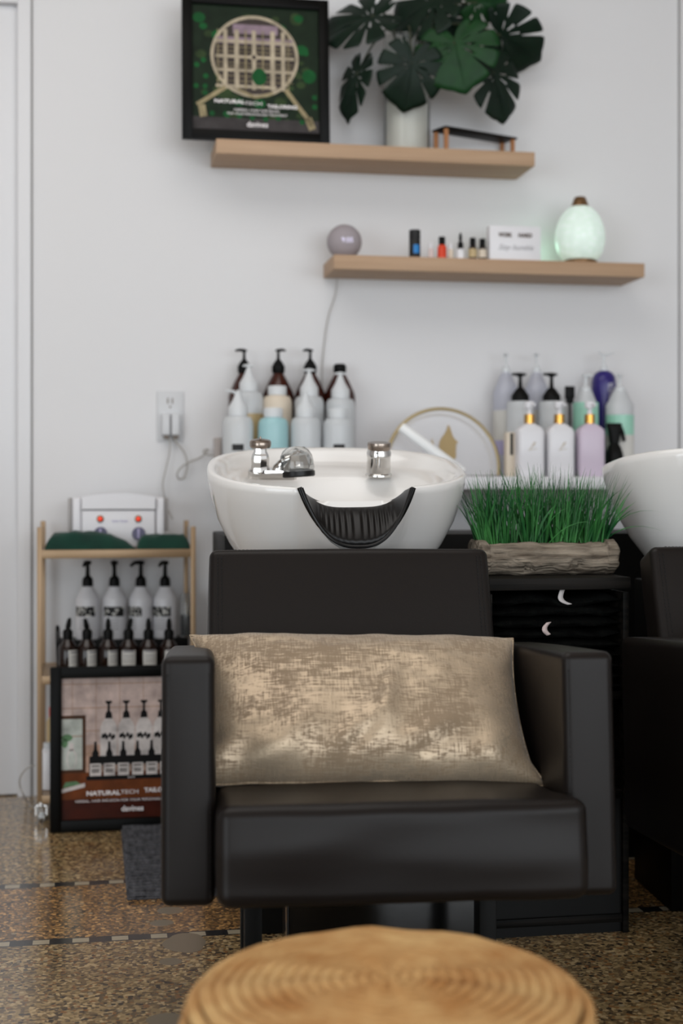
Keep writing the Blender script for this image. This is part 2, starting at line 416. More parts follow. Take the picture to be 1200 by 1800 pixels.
# ================================================================== POSTERS
PW = 0.41
for nm, c, r in (('pr_dark', (30, 44, 30), .5), ('pr_green', (26, 92, 46), .5), ('pr_moss', (54, 72, 42), .5), ('pr_stone', (196, 182, 158), .5), ('pr_lilac', (156, 136, 148), .5),
              ('pr_bed', (74, 66, 62), .5), ('pr_path', (166, 152, 118), .5), ('pr_low', (70, 66, 66), .5), ('pr_tile', (214, 192, 184), .4), ('pr_joint', (186, 152, 128), .4),
              ('pr_wood', (122, 66, 34), .4), ('pr_woodd', (72, 28, 16), .4), ('pr_mirror', (206, 212, 204), .4), ('pr_brown', (84, 56, 38), .4), ('pr_white', (226, 218, 214), .4),
              ('pr_black', (18, 16, 16), .4), ('pr_leaf', (110, 150, 110), .4), ('pr_warm', (206, 170, 150), .4)):
    M[nm] = mat(nm + '_ink', c, r, vary=((30, 30, 30), 0.25, tuple(int(v * 0.72) for v in c)), spec=0.12)
M['pr_text'] = mat('white_ink', (238, 232, 232), 0.5)
def frame(parent, h=PW):
    bw = 0.0285
    bm = bmesh.new()
    for (x0, x1, z0, z1) in ((-PW / 2, -PW / 2 + bw, 0, h), (PW / 2 - bw, PW / 2, 0, h), (-PW / 2 + bw - .001, PW / 2 - bw + .001, 0, bw), (-PW / 2 + bw - .001, PW / 2 - bw + .001, h - bw, h)):
        bx(bm, x0, x1, -0.022, 0.0, z0, z1, 0.002)
    finish('picture_frame', bm, 'frame', parent)
    box('backing_board', 'black', parent, -PW / 2 + .01, PW / 2 - .01, -0.010, -0.002, .01, h - .01, 0)
    return bw
p1 = thing('framed_poster', 'black framed poster of an aerial garden, leaning on the upper shelf left end', 'poster', (0.452, -0.150, Z1), 0, None, rotx=radians(-3.5))
bw = frame(p1)
A = PW / 2 - bw
bm = bmesh.new(); y = -0.0105
mats = ['pr_dark', 'pr_green', 'pr_moss', 'pr_stone', 'pr_lilac', 'pr_bed', 'pr_path', 'pr_low', 'pr_text']
rect(bm, -A, A, bw, PW - bw, 0, y)
rnd = random.Random(3)
zc = lambda v: PW - bw - (v - 25) / 865 * (PW - 2 * bw)       # crop-row of the print to height
xc = lambda u: -A + (u - 130) / 845 * (2 * A)
for k in range(60):
    cx, cz = rnd.uniform(-A * .9, A * .9), rnd.uniform(bw + .02, PW - bw - .02); r = rnd.uniform(.008, .02)
    disc(bm, cx, cz, r, r * .8, 2 if rnd.random() < .75 else 1, y - .0001 - k * 1e-6, 9)
for u, v in ((205, 410), (160, 445), (220, 520), (155, 590), (215, 590), (215, 635), (260, 775), (350, 775), (440, 785), (525, 795), (615, 800), (700, 790), (910, 490), (890, 330), (945, 635), (860, 810), (945, 700)):
    r = 0.0075 if (u, v) != (910, 490) else 0.02
    disc(bm, xc(u), zc(v), r, r, 1, y - .0003, 12)
# round walled garden
cu, cv, R = 545, 370, 295
disc(bm, xc(cu), zc(cv), 2 * A * R / 845, (PW - 2 * bw) * 285 / 865, 3, y - .0004, 48)
disc(bm, xc(cu), zc(cv), 2 * A * (R - 22) / 845, (PW - 2 * bw) * 263 / 865, 5, y - .0005, 48)
rect(bm, xc(400), xc(700), zc(215), zc(150), 4, y - .0006)
rect(bm, xc(290), xc(800), zc(285), zc(240), 4, y - .0006)
for v in (270, 375, 470, 580): rect(bm, xc(285), xc(810 if v < 500 else 690), zc(v + 10), zc(v - 10), 3, y - .0007)
for u, w2 in ((350, 13), (425, 15), (540, 13), (665, 15), (735, 13), (485, 5), (600, 4), (300, 3), (770, 3)): rect(bm, xc(u - w2), xc(u + w2), zc(600), zc(190), 3 if w2 > 5 else 6, y - .0008)
for v in (310, 340, 420, 445, 510, 545): rect(bm, xc(290), xc(800), zc(v + 2), zc(v - 2), 6, y - .00075)
disc(bm, xc(540), zc(375), .011, .011, 3, y - .0009, 16)
disc(bm, xc(540), zc(375), .006, .006, 5, y - .00095, 16)
disc(bm, xc(575), zc(510), .021, .024, 1, y - .001, 14)
rect(bm, xc(300), xc(430), zc(620), zc(490), 0, y - .00085) if False else None
for (a, b2, w2) in (((350, 590), (160, 720), 14), ((750, 590), (930, 830), 15), ((190, 720), (205, 800), 24), ((900, 780), (930, 860), 24), ((430, 600), (545, 655), 9), ((545, 655), (665, 620), 9)):
    p, q = Vector((xc(a[0]), zc(a[1]))), Vector((xc(b2[0]), zc(b2[1]))); d = (q - p).normalized(); nrm = Vector((-d.y, d.x)) * (w2 / 845 * 2 * A)
    poly(bm, [tuple(p + nrm), tuple(p - nrm), tuple(q - nrm), tuple(q + nrm)], 6, y - .0011)
rect(bm, -A, A, bw, zc(800), 7, y - .0002)
finish_flat('print', bm, mats, p1)
text('NATURAL', 0.0135, 'pr_text', p1, (xc(375), y - .002, zc(690)), width=2 * A * 200 / 845, offset=.0004)
text('TECH', 0.0125, 'pr_text', p1, (xc(535), y - .002, zc(697)), width=2 * A * 115 / 845)
text('TAILORING', 0.0135, 'pr_text', p1, (xc(728), y - .002, zc(712)), width=2 * A * 200 / 845, offset=.0004)
text('HERBAL HAIR INFUSION', 0.009, 'pr_text', p1, (xc(555), y - .002, zc(745)), width=2 * A * 300 / 845)
text('FOR YOUR PERSONALIZED TREATMENT', 0.009, 'pr_text', p1, (xc(560), y - .002, zc(772)), width=2 * A * 400 / 845)
text('davines', 0.021, 'pr_text', p1, (xc(560), y - .002, zc(842)), width=2 * A * 140 / 845, offset=.0003)

px_l = W(88, 1462, 3.644)
p2 = thing('framed_poster', 'black framed poster of white pump bottles, standing on the floor against the cart', 'poster', (px_l.x + PW / 2, -0.440, 0.002), 0, None, rotx=radians(-3.0))
frame(p2)
xc = lambda u: -A + (u - 405) / (3.75 * (374 - 88 - 38)) * (2 * A)
zc = lambda v: bw + (1045 - v) / 925 * (PW - 2 * bw)
mats = ['pr_tile', 'pr_joint', 'pr_wood', 'pr_woodd', 'pr_mirror', 'pr_brown', 'pr_white', 'pr_black', 'pr_leaf', 'pr_warm', 'pr_low']
bm = bmesh.new()
rect(bm, -A, A, bw, PW - bw, 0, y)
rect(bm, -A, A, zc(790), zc(560), 9, y - .0001)
rect(bm, -A, A, zc(915), zc(740), 2, y - .0002)
rect(bm, -A, A, bw, zc(915), 3, y - .0002)
for u in (475, 630, 785, 942, 1100, 1260): rect(bm, xc(u - 2), xc(u + 2), zc(740), PW - bw, 1, y - .0003)
for v in (160, 318, 468, 620): rect(bm, -A, A, zc(v + 3), zc(v - 3), 1, y - .0003)
rect(bm, -A, xc(562), zc(742), zc(365), 5, y - .0004); rect(bm, -A, xc(540), zc(720), zc(388), 4, y - .0005)
rect(bm, -A, xc(540), zc(505), zc(498), 1, y - .00052)
disc(bm, xc(440), zc(510), .014, .009, 8, y - .0006, 12); disc(bm, xc(425), zc(545), .008, .012, 8, y - .0006, 12)
disc(bm, xc(470), zc(650), .013, .026, 6, y - .00055, 20); rect(bm, xc(455), xc(483), zc(600), zc(545), 6, y - .00055)
disc(bm, xc(470), zc(655), .010, .022, 4, y - .00058, 20)
poly(bm, [(-A, zc(870)), (xc(557), zc(835)), (xc(557), zc(808)), (-A, zc(845))], 6, y - .0007)
poly(bm, [(xc(410), zc(838)), (xc(530), zc(815)), (xc(500), zc(795)), (xc(430), zc(800))], 8, y - .0008)
def pbottle(u):
    s = 1 / (3.75 * 248) * 2 * A
    X0 = xc(u)
    poly(bm, [(X0 - 55 * s, zc(640)), (X0 + 55 * s, zc(640)), (X0 + 55 * s, zc(450)), (X0 + 42 * s, zc(415)), (X0 + 20 * s, zc(388)), (X0 - 20 * s, zc(388)), (X0 - 42 * s, zc(415)), (X0 - 55 * s, zc(450))], 6, y - .0010)
    poly(bm, [(X0 - 24 * s, zc(390)), (X0 + 24 * s, zc(390)), (X0 + 20 * s, zc(355)), (X0 + 8 * s, zc(340)), (X0 + 7 * s, zc(295)), (X0 + 22 * s, zc(285)), (X0 + 22 * s, zc(274)), (X0 - 22 * s, zc(274)), (X0 - 22 * s, zc(285)), (X0 - 7 * s, zc(295)), (X0 - 8 * s, zc(340)), (X0 - 20 * s, zc(355))], 7, y - .0011)
    for i, (du, dv, rw) in enumerate(((-35, 505, 14), (-12, 512, 10), (8, 500, 11), (32, 510, 13), (-22, 498, 8), (22, 518, 8))):
        poly(bm, [(X0 + (du - rw) * s, zc(dv + 12)), (X0 + (du + rw * .6) * s, zc(dv + 16)), (X0 + (du + rw) * s, zc(dv - 12)), (X0 + (du - rw * .5) * s, zc(dv - 16))], 7, y - .0012 - i * 1e-5)
for u in (712, 828, 945, 1060): pbottle(u)
rect(bm, xc(585), xc(1180), zc(695), zc(635), 7, y - .0013); rect(bm, xc(565), xc(1180), zc(792), zc(765), 7, y - .0013)
for u in (625, 716, 808, 902, 995, 1088):
    s = 1 / (3.75 * 248) * 2 * A; X0 = xc(u)
    poly(bm, [(X0 - 41 * s, zc(768)), (X0 + 41 * s, zc(768)), (X0 + 41 * s, zc(675)), (X0 + 20 * s, zc(650)), (X0 + 22 * s, zc(615)), (X0 + 10 * s, zc(590)), (X0 + 7 * s, zc(540)), (X0 - 7 * s, zc(540)), (X0 - 10 * s, zc(590)), (X0 - 22 * s, zc(615)), (X0 - 20 * s, zc(650)), (X0 - 41 * s, zc(675))], 7, y - .0014)
    rect(bm, X0 - 36 * s, X0 + 38 * s, zc(765), zc(684), 6, y - .0016)
    for v in (700, 725, 738): rect(bm, X0 - 24 * s, X0 + 26 * s, zc(v + 4), zc(v - 4), 7 if v == 700 else 10, y - .0018)
finish_flat('print', bm, mats, p2)
text('NATURAL', 0.0150, 'pr_text', p2, (xc(677), y - .003, zc(879)), width=2 * A * 222 / 930, offset=.0005)
text('TECH', 0.0140, 'pr_text', p2, (xc(850), y - .003, zc(876)), width=2 * A * 115 / 930)
text('TAILORING', 0.0150, 'pr_text', p2, (xc(1060), y - .003, zc(869)), width=2 * A * 226 / 930, offset=.0005)
text('HERBAL, HAIR INFUSION FOR YOUR PERSONALIZED TREATMENT', 0.0085, 'pr_text', p2, (xc(880), y - .003, zc(928)), width=2 * A * 770 / 930)
text('davines', 0.019, 'pr_text', p2, (xc(868), y - .003, zc(985)), width=2 * A * 145 / 930, offset=.0004)
text('davines', 0.006, 'pr_text', p2, (xc(860), y - .003, zc(778)))

# ================================================================== PLANT IN VASE
vloc = W(715, 255, 4.08 - 0.095); vloc.z = Z1
plant = thing('potted_monstera', 'artificial monstera plant in tall glass vase on the upper shelf', 'plant', vloc)
bm = bmesh.new()
lathe(bm, [(.001, 0.0), (.064, 0.0), (.066, .004), (.066, .33), (.064, .332), (.062, .33), (.062, .006), (.001, .006)], 40)
finish('vase', bm, 'glass', plant)
bm = bmesh.new(); lathe(bm, [(.001, .0065), (.0605, .0065), (.0605, .14), (.05, .147), (.001, .15)], 32); finish('vase_filling', bm, 'sand', plant)
def monstera(tip_ang, size, loc, m, slits=((40, 8), (70, 9), (104, 9), (136, 7)), tilt=(0, 0), width=1.0, droop=0.25, holes=True, seed=0):
    """leaf with real lobes: local +x runs to the tip, petiole joint at the origin"""
    rr = random.Random(seed); bm = bmesh.new(); NT, NR = 180, 9
    def prof(th):   # th 0 at tip, pi at sinus
        a = abs(th); base = 0.62 + 0.40 * cos(a * 0.5) ** 2 + 0.10 * sin(a) ** 2
        if a > radians(150): base *= max(0.10, 1 - (a - radians(150)) / radians(30) * 0.85)
        if a < radians(14): base *= 1 + 0.10 * (1 - a / radians(14))
        return base
    cols = []
    for i in range(NT):
        th = -pi + 2 * pi * (i + .5) / NT; a = abs(math.degrees(th)); r = prof(th)
        for (s, wd) in slits:
            off = 0 if th > 0 else 7
            dd = abs(a - s - off)
            if dd < wd * .28: r = min(r, 0.50 + rr.uniform(-.02, .02))
            elif dd < wd * .5: r = min(r, r * .93)
        pts = []
        for k in range(NR + 1):
            q = r * k / NR
            x = q * cos(th) * size; yy = q * sin(th) * size * width
            z = -droop * size * q * q * (0.6 + 0.4 * cos(th)) + 0.018 * size * sin(th * 7) * q + 0.10 * size * abs(sin(th)) * q
            pts.append(bm.verts.new((x, yy, z)))
        cols.append(pts)
    for i in range(NT):
        j = (i + 1) % NT
        if i == NT - 1: continue
        for k in range(NR):
            a = abs(-180 + 360 * (i + 1) / NT)
            if holes and k in (2, 3) and (abs(a - 48) < 4 or abs(a - 77) < 4 or abs(a - 108) < 4): continue
            bm.faces.new((cols[i][k], cols[j][k], cols[j][k + 1], cols[i][k + 1]))
    bmesh.ops.remove_doubles(bm, verts=bm.verts[:], dist=1e-5)
    tube(bm, [(0, 0, .001), (size * .5, 0, .001 - droop * size * .2), (size * .92, 0, .001 - droop * size * .8)], [size * .02, size * .014, size * .004], 6)
    o = finish('leaf', bm, m, plant, angle=80)
    sm = o.modifiers.new('solid', 'SOLIDIFY'); sm.thickness = 0.0012
    t = radians(tip_ang)
    xa = (RGT * cos(t) + UP * sin(t)).normalized(); za = -FWD; ya = za.cross(xa)
    R = Matrix((xa, ya, za)).transposed()
    R = R @ Matrix.Rotation(radians(tilt[0]), 3, 'X') @ Matrix.Rotation(radians(tilt[1]), 3, 'Y')
    o.matrix_local = Matrix.Translation(loc - vloc) @ R.to_4x4()
    return o
DV = 4.08 - 0.095
specs = [  # joint px, py, depth, tip angle, size px, material, (tilt x, tilt y), width
    (800, 78, DV - .14, -78, 78, 'leaf', (8, -14), 1.05),
    (652, 30, DV - .06, 194, 88, 'leafdark', (38, 0), .80),
    (724, 112, DV - .13, -98, 74, 'leafdark', (-6, 6), .88),
    (626, 132, DV - .05, -112, 74, 'leafdark', (52, 0), .62),
    (880, 62, DV - .02, -40, 80, 'leafdark', (30, 14), .85),
    (868, 130, DV - .08, -64, 78, 'leafdark', (-30, 8), .78),
    (762, 2, DV - .08, 200, 78, 'leafdark', (28, 10), .95),
    (838, 4, DV - .04, 8, 56, 'leaf', (34, 0), .8),
    (770, 30, DV + .02, -40, 62, 'leafdark', (25, 0), .9),
]
mouth = W(716, 150, DV)
bms = None
for i, (px, py, dy, ang, s, m, tl, wd) in enumerate(specs):
    P = W(px, py, dy); monstera(ang, s * dy / FPX * 1.02, P, m, tilt=tl, width=wd, seed=i)
    bm = bmesh.new()
    base = Vector((vloc.x + 0.02 * cos(i * 2.4), vloc.y + 0.02 * sin(i * 2.4), Z1 + .12))
    top = Vector((vloc.x + (P.x - vloc.x) * .35, vloc.y + (P.y - vloc.y) * .3 - .01, max(mouth.z + .04, Z1 + .24)))
    d = P - top
    if P.z < Z1 + .34: top.z = Z1 + .337; 
    lim = Vector((max(-.045, min(.045, top.x - vloc.x)), max(-.045, min(.045, top.y - vloc.y)), 0))
    inner = Vector((vloc.x + lim.x, vloc.y + lim.y, Z1 + .335))
    mid = (inner + P) / 2 + Vector((0, 0, .035))
    tube(bm, [q - vloc for q in spline([base, inner, mid, P], 6)], .0028, 6)
    finish('stem', bm, 'stem', plant)

# low black tray stand on copper-coloured legs
t0 = W(783, 258, 4.08 - .165); t0.z = Z1
st = thing('riser_stand', 'low black riser with four wooden legs at the right end of upper shelf', 'stand', t0, radians(22))
xr = .248
hgt = .068
box('platform', 'black', st, -.004, xr + .008, -.004, .062, hgt - .006, hgt, .001)
for (lx, ly) in ((.004, .003), (xr - .004, .003), (.004, .052), (xr - .004, .052)):
    box('leg', 'wood2', st, lx - .005, lx + .006, ly - .004, ly + .006, 0, hgt - .006, .001)

# ================================================================== LOWER SHELF ITEMS
c = W(605, 428, 4.08 - .11)
sp = thing('smart_speaker', 'grey fabric ball speaker with lit digits at left end of the lower shelf', 'speaker', (c.x, -.11, Z2))
bm = bmesh.new(); prof = []
for k in range(21):
    a = -pi / 2 * .72 + (pi / 2 + pi / 2 * .72) * k / 20; prof.append((.0495 * cos(a), .045 + .0495 * sin(a)))
prof.insert(0, (.001, prof[0][1])); zmin = prof[0][1]; prof = [(r, z - zmin + .003) for r, z in prof]
lathe(bm, prof, 40); finish('speaker_body', bm, 'mirrorgrey', sp)
bm = bmesh.new(); lathe(bm, [(.001, 0), (.03, 0), (.031, .004), (.001, .004)], 24); finish('base', bm, 'greyplastic', sp)
text('9:05', .020, 'speakerlight', sp, (-.0, -.0497, .045), 'lit_digits')
def small_bottle(px, ybase_depth, kind, label, w, h, group=None, name='essential_oil_bottle', cat='bottle', capm='black', bodym='amberdark', labm=None, caph=.35, wide_cap=.72, drop=False, rot=0):
    x = WX(px, 4.08 - ybase_depth)
    t = thing(name, label, cat, (x, -ybase_depth, Z2), rot, group)
    r = w / 2
    bh = h * (1 - caph)
    bm = bmesh.new(); lathe(bm, [(.0005, 0), (r * .9, 0), (r, r * .1), (r, bh * .82), (r * .75, bh * .95), (r * .55, bh), (.0005, bh)], 20); finish('bottle_body', bm, bodym, t)
    bm = bmesh.new()
    if drop: lathe(bm, [(r * .6, bh - .001), (r * .68, bh), (r * .68, bh + h * caph * .35), (r * .35, bh + h * caph * .42), (r * .42, bh + h * caph * .7), (r * .25, bh + h * caph * .95), (.0005, h)], 16)
    else: lathe(bm, [(.0005, bh - .001), (r * wide_cap, bh - .001), (r * wide_cap, h - .001), (r * wide_cap * .9, h), (.0005, h)], 20)
    finish('cap', bm, capm, t)
    if labm:
        bm = bmesh.new(); lathe(bm, [(r * 1.02, bh * .15), (r * 1.02, bh * .75)], 20, cap=False); finish('label', bm, labm, t)
    return t
t = thing('roll_on_tube', 'tall black tube with a bright blue square on the lower shelf', 'bottle', (WX(729, 3.92), -.158, Z2))
bm = bmesh.new(); lathe(bm, [(.0005, 0), (.0155, 0), (.016, .001), (.016, .050), (.0155, .051), (.0155, .052), (.016, .053), (.016, .078), (.015, .079), (.0005, .079)], 28); finish('tube_body', bm, 'labelblack', t)
bm = bmesh.new()
for k in range(8):
    a0 = -pi / 2 - .45 + 1.1 * k / 8; a1 = a0 + 1.1 / 8
    vs = [bm.verts.new((.0163 * cos(a), .0163 * sin(a), z)) for a, z in ((a0, .012), (a1, .012), (a1, .036), (a0, .036))]; bm.faces.new(vs)
finish('blue_label', bm, 'blue', t)
small_bottle(757, .160, 'clear', 'tiny clear glass bottle between black tube and orange bottle', .014, .045, capm='whiteplastic', bodym='pinktin')
small_bottle(776.5, .160, 'oil', 'small orange-red bottle with black cap on the lower shelf', .026, .062, capm='black', bodym='orange', labm=None)
small_bottle(792, .160, 'clear', 'tiny clear glass bottle just right of the orange bottle', .014, .045, capm='whiteplastic', bodym='cream')
small_bottle(809, .160, 'drop', 'white dropper bottle with slim black pipette top on the lower shelf', .024, .076, capm='black', bodym='white', caph=.6, drop=True)
small_bottle(830.5, .160, 'oil', 'small brown bottle with gold-brown label, left of a similar pale-label one', .024, .062, capm='black', bodym='amberdark', labm='honey')
small_bottle(847.5, .160, 'oil', 'small brown bottle with pale label touching the white sign', .024, .060, capm='black', bodym='amberdark', labm='cream')
sx0, sx1 = WX(860, 3.91), WX(948, 3.92)
sg = thing('block_sign', 'white rectangular block sign reading WORK HARD on the lower shelf', 'sign', ((sx0 + sx1) / 2, -.172, Z2))
sw = sx1 - sx0
box('sign_block', 'whiteplastic', sg, -sw / 2, sw / 2, 0, .032, 0, .098, .002)
text('WORK', .0165, 'brownprint', sg, (-.030, -.0006, .071), width=.041, offset=.0008)
text('HARD', .0165, 'brownprint', sg, (.029, -.0006, .071), width=.041, offset=.0008)
text('Stay humble', .022, 'labelgrey', sg, (0, -.0006, .036), width=.105, shear=.5)
c = W(1019, 455, 4.08 - .118)
df = thing('aroma_diffuser', 'egg-shaped glowing pale green diffuser with bronze cap on lower shelf', 'diffuser', (c.x, -.118, Z2))
bm = bmesh.new(); lathe(bm, [(.001, 0), (.048, 0), (.050, .003), (.050, .010), (.046, .014), (.001, .014)], 36); finish('base', bm, 'bronze', df)
bm = bmesh.new()
lathe(bm, [(.044, .012), (.054, .020), (.064, .036), (.0705, .056), (.0725, .076), (.0715, .096), (.067, .116), (.059, .136), (.048, .152), (.035, .165), (.026, .170), (.001, .171)], 40); finish('glass_shade', bm, 'lamp', df, angle=60)
bm = bmesh.new(); lathe(bm, [(.001, .168), (.026, .168), (.0255, .172), (.017, .196), (.015, .198), (.010, .198), (.009, .190), (.001, .190)], 28); finish('cap', bm, 'bronze', df)
ll = bpy.data.lights.new('diffuser_glow', 'POINT'); ll.energy = 0.07; ll.color = (.45, 1.0, .68); ll.shadow_soft_size = .02
lo = bpy.data.objects.new('diffuser_glow', ll); COL.objects.link(lo); lo.location = (-.088, .055, .05); lo.parent = df

# cable hanging from the lower shelf
bm = bmesh.new()
tube(bm, spline([W(592, 488, 4.06), W(590, 515, 4.07), W(577, 556, 4.072), W(570, 600, 4.072), W(566, 650, 4.07), W(566, 720, 4.06), W(566, 815, 4.05)], 6), .0016, 6)
tag(finish('power_cable', bm, 'cable'), 'thin grey cable hanging down the wall from the lower shelf', 'cable')

# ================================================================== OUTLET AND ITS CABLES
oc = W(299, 732, 4.08)
ot = thing('wall_outlet', 'white double wall outlet above the cart', 'outlet', (oc.x, 0, oc.z))
box('cover_plate', 'outlet', ot, -.038, .038, -.006, 0, -.072, .072, .003)
bm = bmesh.new()
for sx in (-.007, .006): bx(bm, sx - .0018, sx + .0018, -.0072, -.004, .036, .052)
bx(bm, -.0025, .0025, -.0072, -.004, .024, .030, .001)
finish('socket_slots', bm, 'slot', ot, smooth=False)
for i, (dx, lab) in enumerate(((-.0135, 'white plug adapter in the wall outlet, the left of the pair'), (.0135, 'white plug adapter in the wall outlet, the right of the pair'))):
    a = thing('plug_adapter', lab, 'plug', (oc.x + dx, -.006, oc.z - .055), 0, 'plug adapters in the wall outlet')
    box('adapter_body', 'outlet', a, -.0115, .0115, -.032, 0, 0, .062, .004, 3)
    box('plug_tip', 'slot', a, -.006, .008, -.024, -.010, -.010, .001, .001)
bm = bmesh.new(); yd = 4.055
tube(bm, spline([W(297, 768, 4.06), W(299, 782, yd), W(297, 800, yd), W(291, 826, yd), W(286, 850, yd), W(288, 868, yd), W(293, 890, yd), W(303, 912, yd - .05)], 6), .0022, 6)
tag(finish('appliance_cord', bm, 'cable'), 'grey cord running down from the outlet to the white warmer', 'cable')
bm = bmesh.new()
tube(bm, spline([W(304, 766, 4.06), W(309, 776, yd), W(324, 795, yd), W(329, 815, yd), W(325, 837, yd), W(316, 842, yd), (W(311, 834, yd - .006)), W(318, 822, yd - .01), W(333, 812, yd), W(352, 804, yd), W(361, 797, yd), W(366, 790, yd), W(358, 792, yd - .004), W(364, 799, yd), W(384, 800, yd)], 6), .0024, 6)
tag(finish('looped_cord', bm, 'cable'), 'grey cord making a loop between outlet and basin', 'cable')
b = W(381, 790, 4.08)
tag(box('junction_box', 'plate_grey', None, b.x - .010, b.x + .010, -.03, 0, b.z - .10, b.z + .033, .002), 'small beige-grey box on the wall just left of the basin rim', 'box')

# ================================================================== BOTTLES ON THE LEDGE
def pump(bm, z, r, hh, spout=0.03, ang=-pi / 2, neck=.35):
    """collar, neck, plunger and spout of a lotion pump"""
    lathe(bm, [(.0005, z - .002), (r, z - .002), (r, z + hh * .22), (r * .8, z + hh * .27), (r * .42, z + hh * .42), (r * .32, z + hh * .46), (r * .28, z + hh * .86), (r * .6, z + hh * .88), (r * .6, z + hh * .97), (r * .4, z + hh), (.0005, z + hh)], 18)
    dx, dy = cos(ang), sin(ang)
    tube(bm, [(0, 0, z + hh * .93), (dx * spout * .6, dy * spout * .6, z + hh * .94), (dx * spout, dy * spout, z + hh * .88)], [r * .36, r * .3, r * .22], 8)
def ledge_thing(name, label, px, back, group=None, cat='bottle', rot=0):
    return thing(name, label, cat, (WX(px, 4.08 - back), -back, ZL), rot, group)
def zpx(px, py, back): return WZ(px, py, 4.08 - back) - ZL

# back row of dark amber pump bottles
GA = 'dark amber pump bottles behind the left basin'
BK = .055
def amber(px, label, tilt_spout, low=False):
    t = ledge_thing('amber_pump_bottle', label, px, BK, GA)
    r = .045; zs = zpx(px, 690, BK); zn = zpx(px, 657, BK)
    bm = bmesh.new(); lathe(bm, [(.001, 0), (r * .95, 0), (r, .004), (r, zs - .012), (r * .93, zs), (r * .62, (zs + zn) / 2 + .004), (r * .34, zn), (.001, zn)], 32); finish('bottle_body', bm, 'amber', t)
    bm = bmesh.new(); lathe(bm, [(.001, zn - .001), (.015, zn - .001), (.0185, zn + .006), (.0185, zn + .022), (.014, zn + .028), (.001, zn + .028)], 22)
    top = zpx(px, 614 if not low else 645, BK)
    pump(bm, zn + .020, .014, top - zn - .020, .03, tilt_spout)
    finish('pump_head', bm, 'black', t); return t
amber(429, 'dark amber pump bottle in the back row, the leftmost, behind a clear cone-top bottle', -2.6)
amber(489, 'dark amber pump bottle in the back row, second from left, above the cream jar', -1.0)
amber(545, 'dark amber pump bottle in the back row, third from left', -2.4)
amber(597, 'dark amber bottle at the right end of back row, pump pressed lower', -1.3, True)
# frosted dispensing bottles
def jug(px, back, ysh, label, capt='cone', liquid=None, ytop=None, lvl=None, strip=False, group=None, r=.0415):
    t = ledge_thing('dispensing_bottle', label, px, back, group)
    zs = zpx(px, ysh, back); cr = r * .62
    zl = zpx(px, lvl, back) if lvl else None
    bm = bmesh.new()
    prof = [(.001, 0), (r * .94, 0), (r, .005), (r, zs - .022), (r * .96, zs - .010), (r * .82, zs), (cr * .95, zs + .002), (cr * .95, zs + .01), (.001, zs + .01)]
    lathe(bm, prof, 32)
    finish('bottle_body', bm, 'clearpl' if not (liquid and lvl is None) else liquid, t)
    if zl:
        bm = bmesh.new(); lathe(bm, [(r * .9, .002), (r * 1.006, .006), (r * 1.006, min(zl, zs - .022))], 32, cap=False); finish('liquid', bm, liquid, t)
    bm = bmesh.new(); ch = .026
    if capt == 'flat': lathe(bm, [(.001, zs + .003), (cr, zs + .003), (cr * 1.02, zs + .006), (cr * 1.02, zs + ch), (cr * .94, zs + ch + .003), (.001, zs + ch + .003)], 28)
    else:
        zt = zpx(px, ytop, back)
        lathe(bm, [(.001, zs + .003), (cr, zs + .003), (cr, zs + ch), (cr * .9, zs + ch + .004), (cr * .55, zs + ch + .02), (cr * .28, zs + ch + .038), (cr * .14, max(zt - .004, zs + ch + .045)), (.001, max(zt, zs + ch + .048))], 26)
        if capt == 'bent': tube(bm, [(0, 0, zt - .01), (-.012, -.004, zt + .002), (-.034, -.008, zt + .004)], [.005, .0045, .0035], 8)
        if capt == 'wing': tube(bm, [(-.016, 0, zt - .002), (0, 0, zt), (.016, 0, zt - .002)], [.0025, .004, .0025], 8)
    finish('cap', bm, 'clearcap', t)
    if strip:
        bm = bmesh.new(); z0 = zpx(px, 790, back)
        for k in range(6):
            a0 = -pi / 2 - .38 + .76 * k / 6 + YAW * -.6; a1 = a0 + .76 / 6
            bm.faces.new([bm.verts.new((r * 1.012 * cos(a), r * 1.012 * sin(a), z)) for a, z in ((a0, z0 - .004), (a1, z0 - .004), (a1, z0 + .013), (a0, z0 + .013))])
        finish('label_strip', bm, 'labelblack', t)
    return t
B2, B3 = .150, .245
jug(437, B2, 690, 'frosted bottle with honey-coloured liquid and cone top, left of the cream one', 'wing', 'honey', 642, 728)
jug(487, B2, 697, 'cream-coloured bottle with white flat cap in the middle row', 'flat', 'cream')
jug(543, B2, 698, 'frosted empty bottle with cone top, middle row, third from left', 'wing', None, 650)
jug(598, B2, 702, 'frosted empty bottle with cone top, right end of the middle row', 'wing', None, 656)
jug(418, B3, 733, 'frosted bottle with bent spout in the front row, leftmost, black label strip', 'bent', None, 690, strip=True)
jug(480, B3, 736, 'aqua blue bottle with white flat cap in the front row', 'flat', 'aqua')
jug(537, B3, 735, 'frosted bottle with cone top in the front row, right of the aqua bottle', 'cone', None, 694)
jug(594, B3, 737, 'frosted bottle with flat cap at the right end of front row, black label strip', 'flat', None, None, strip=True)

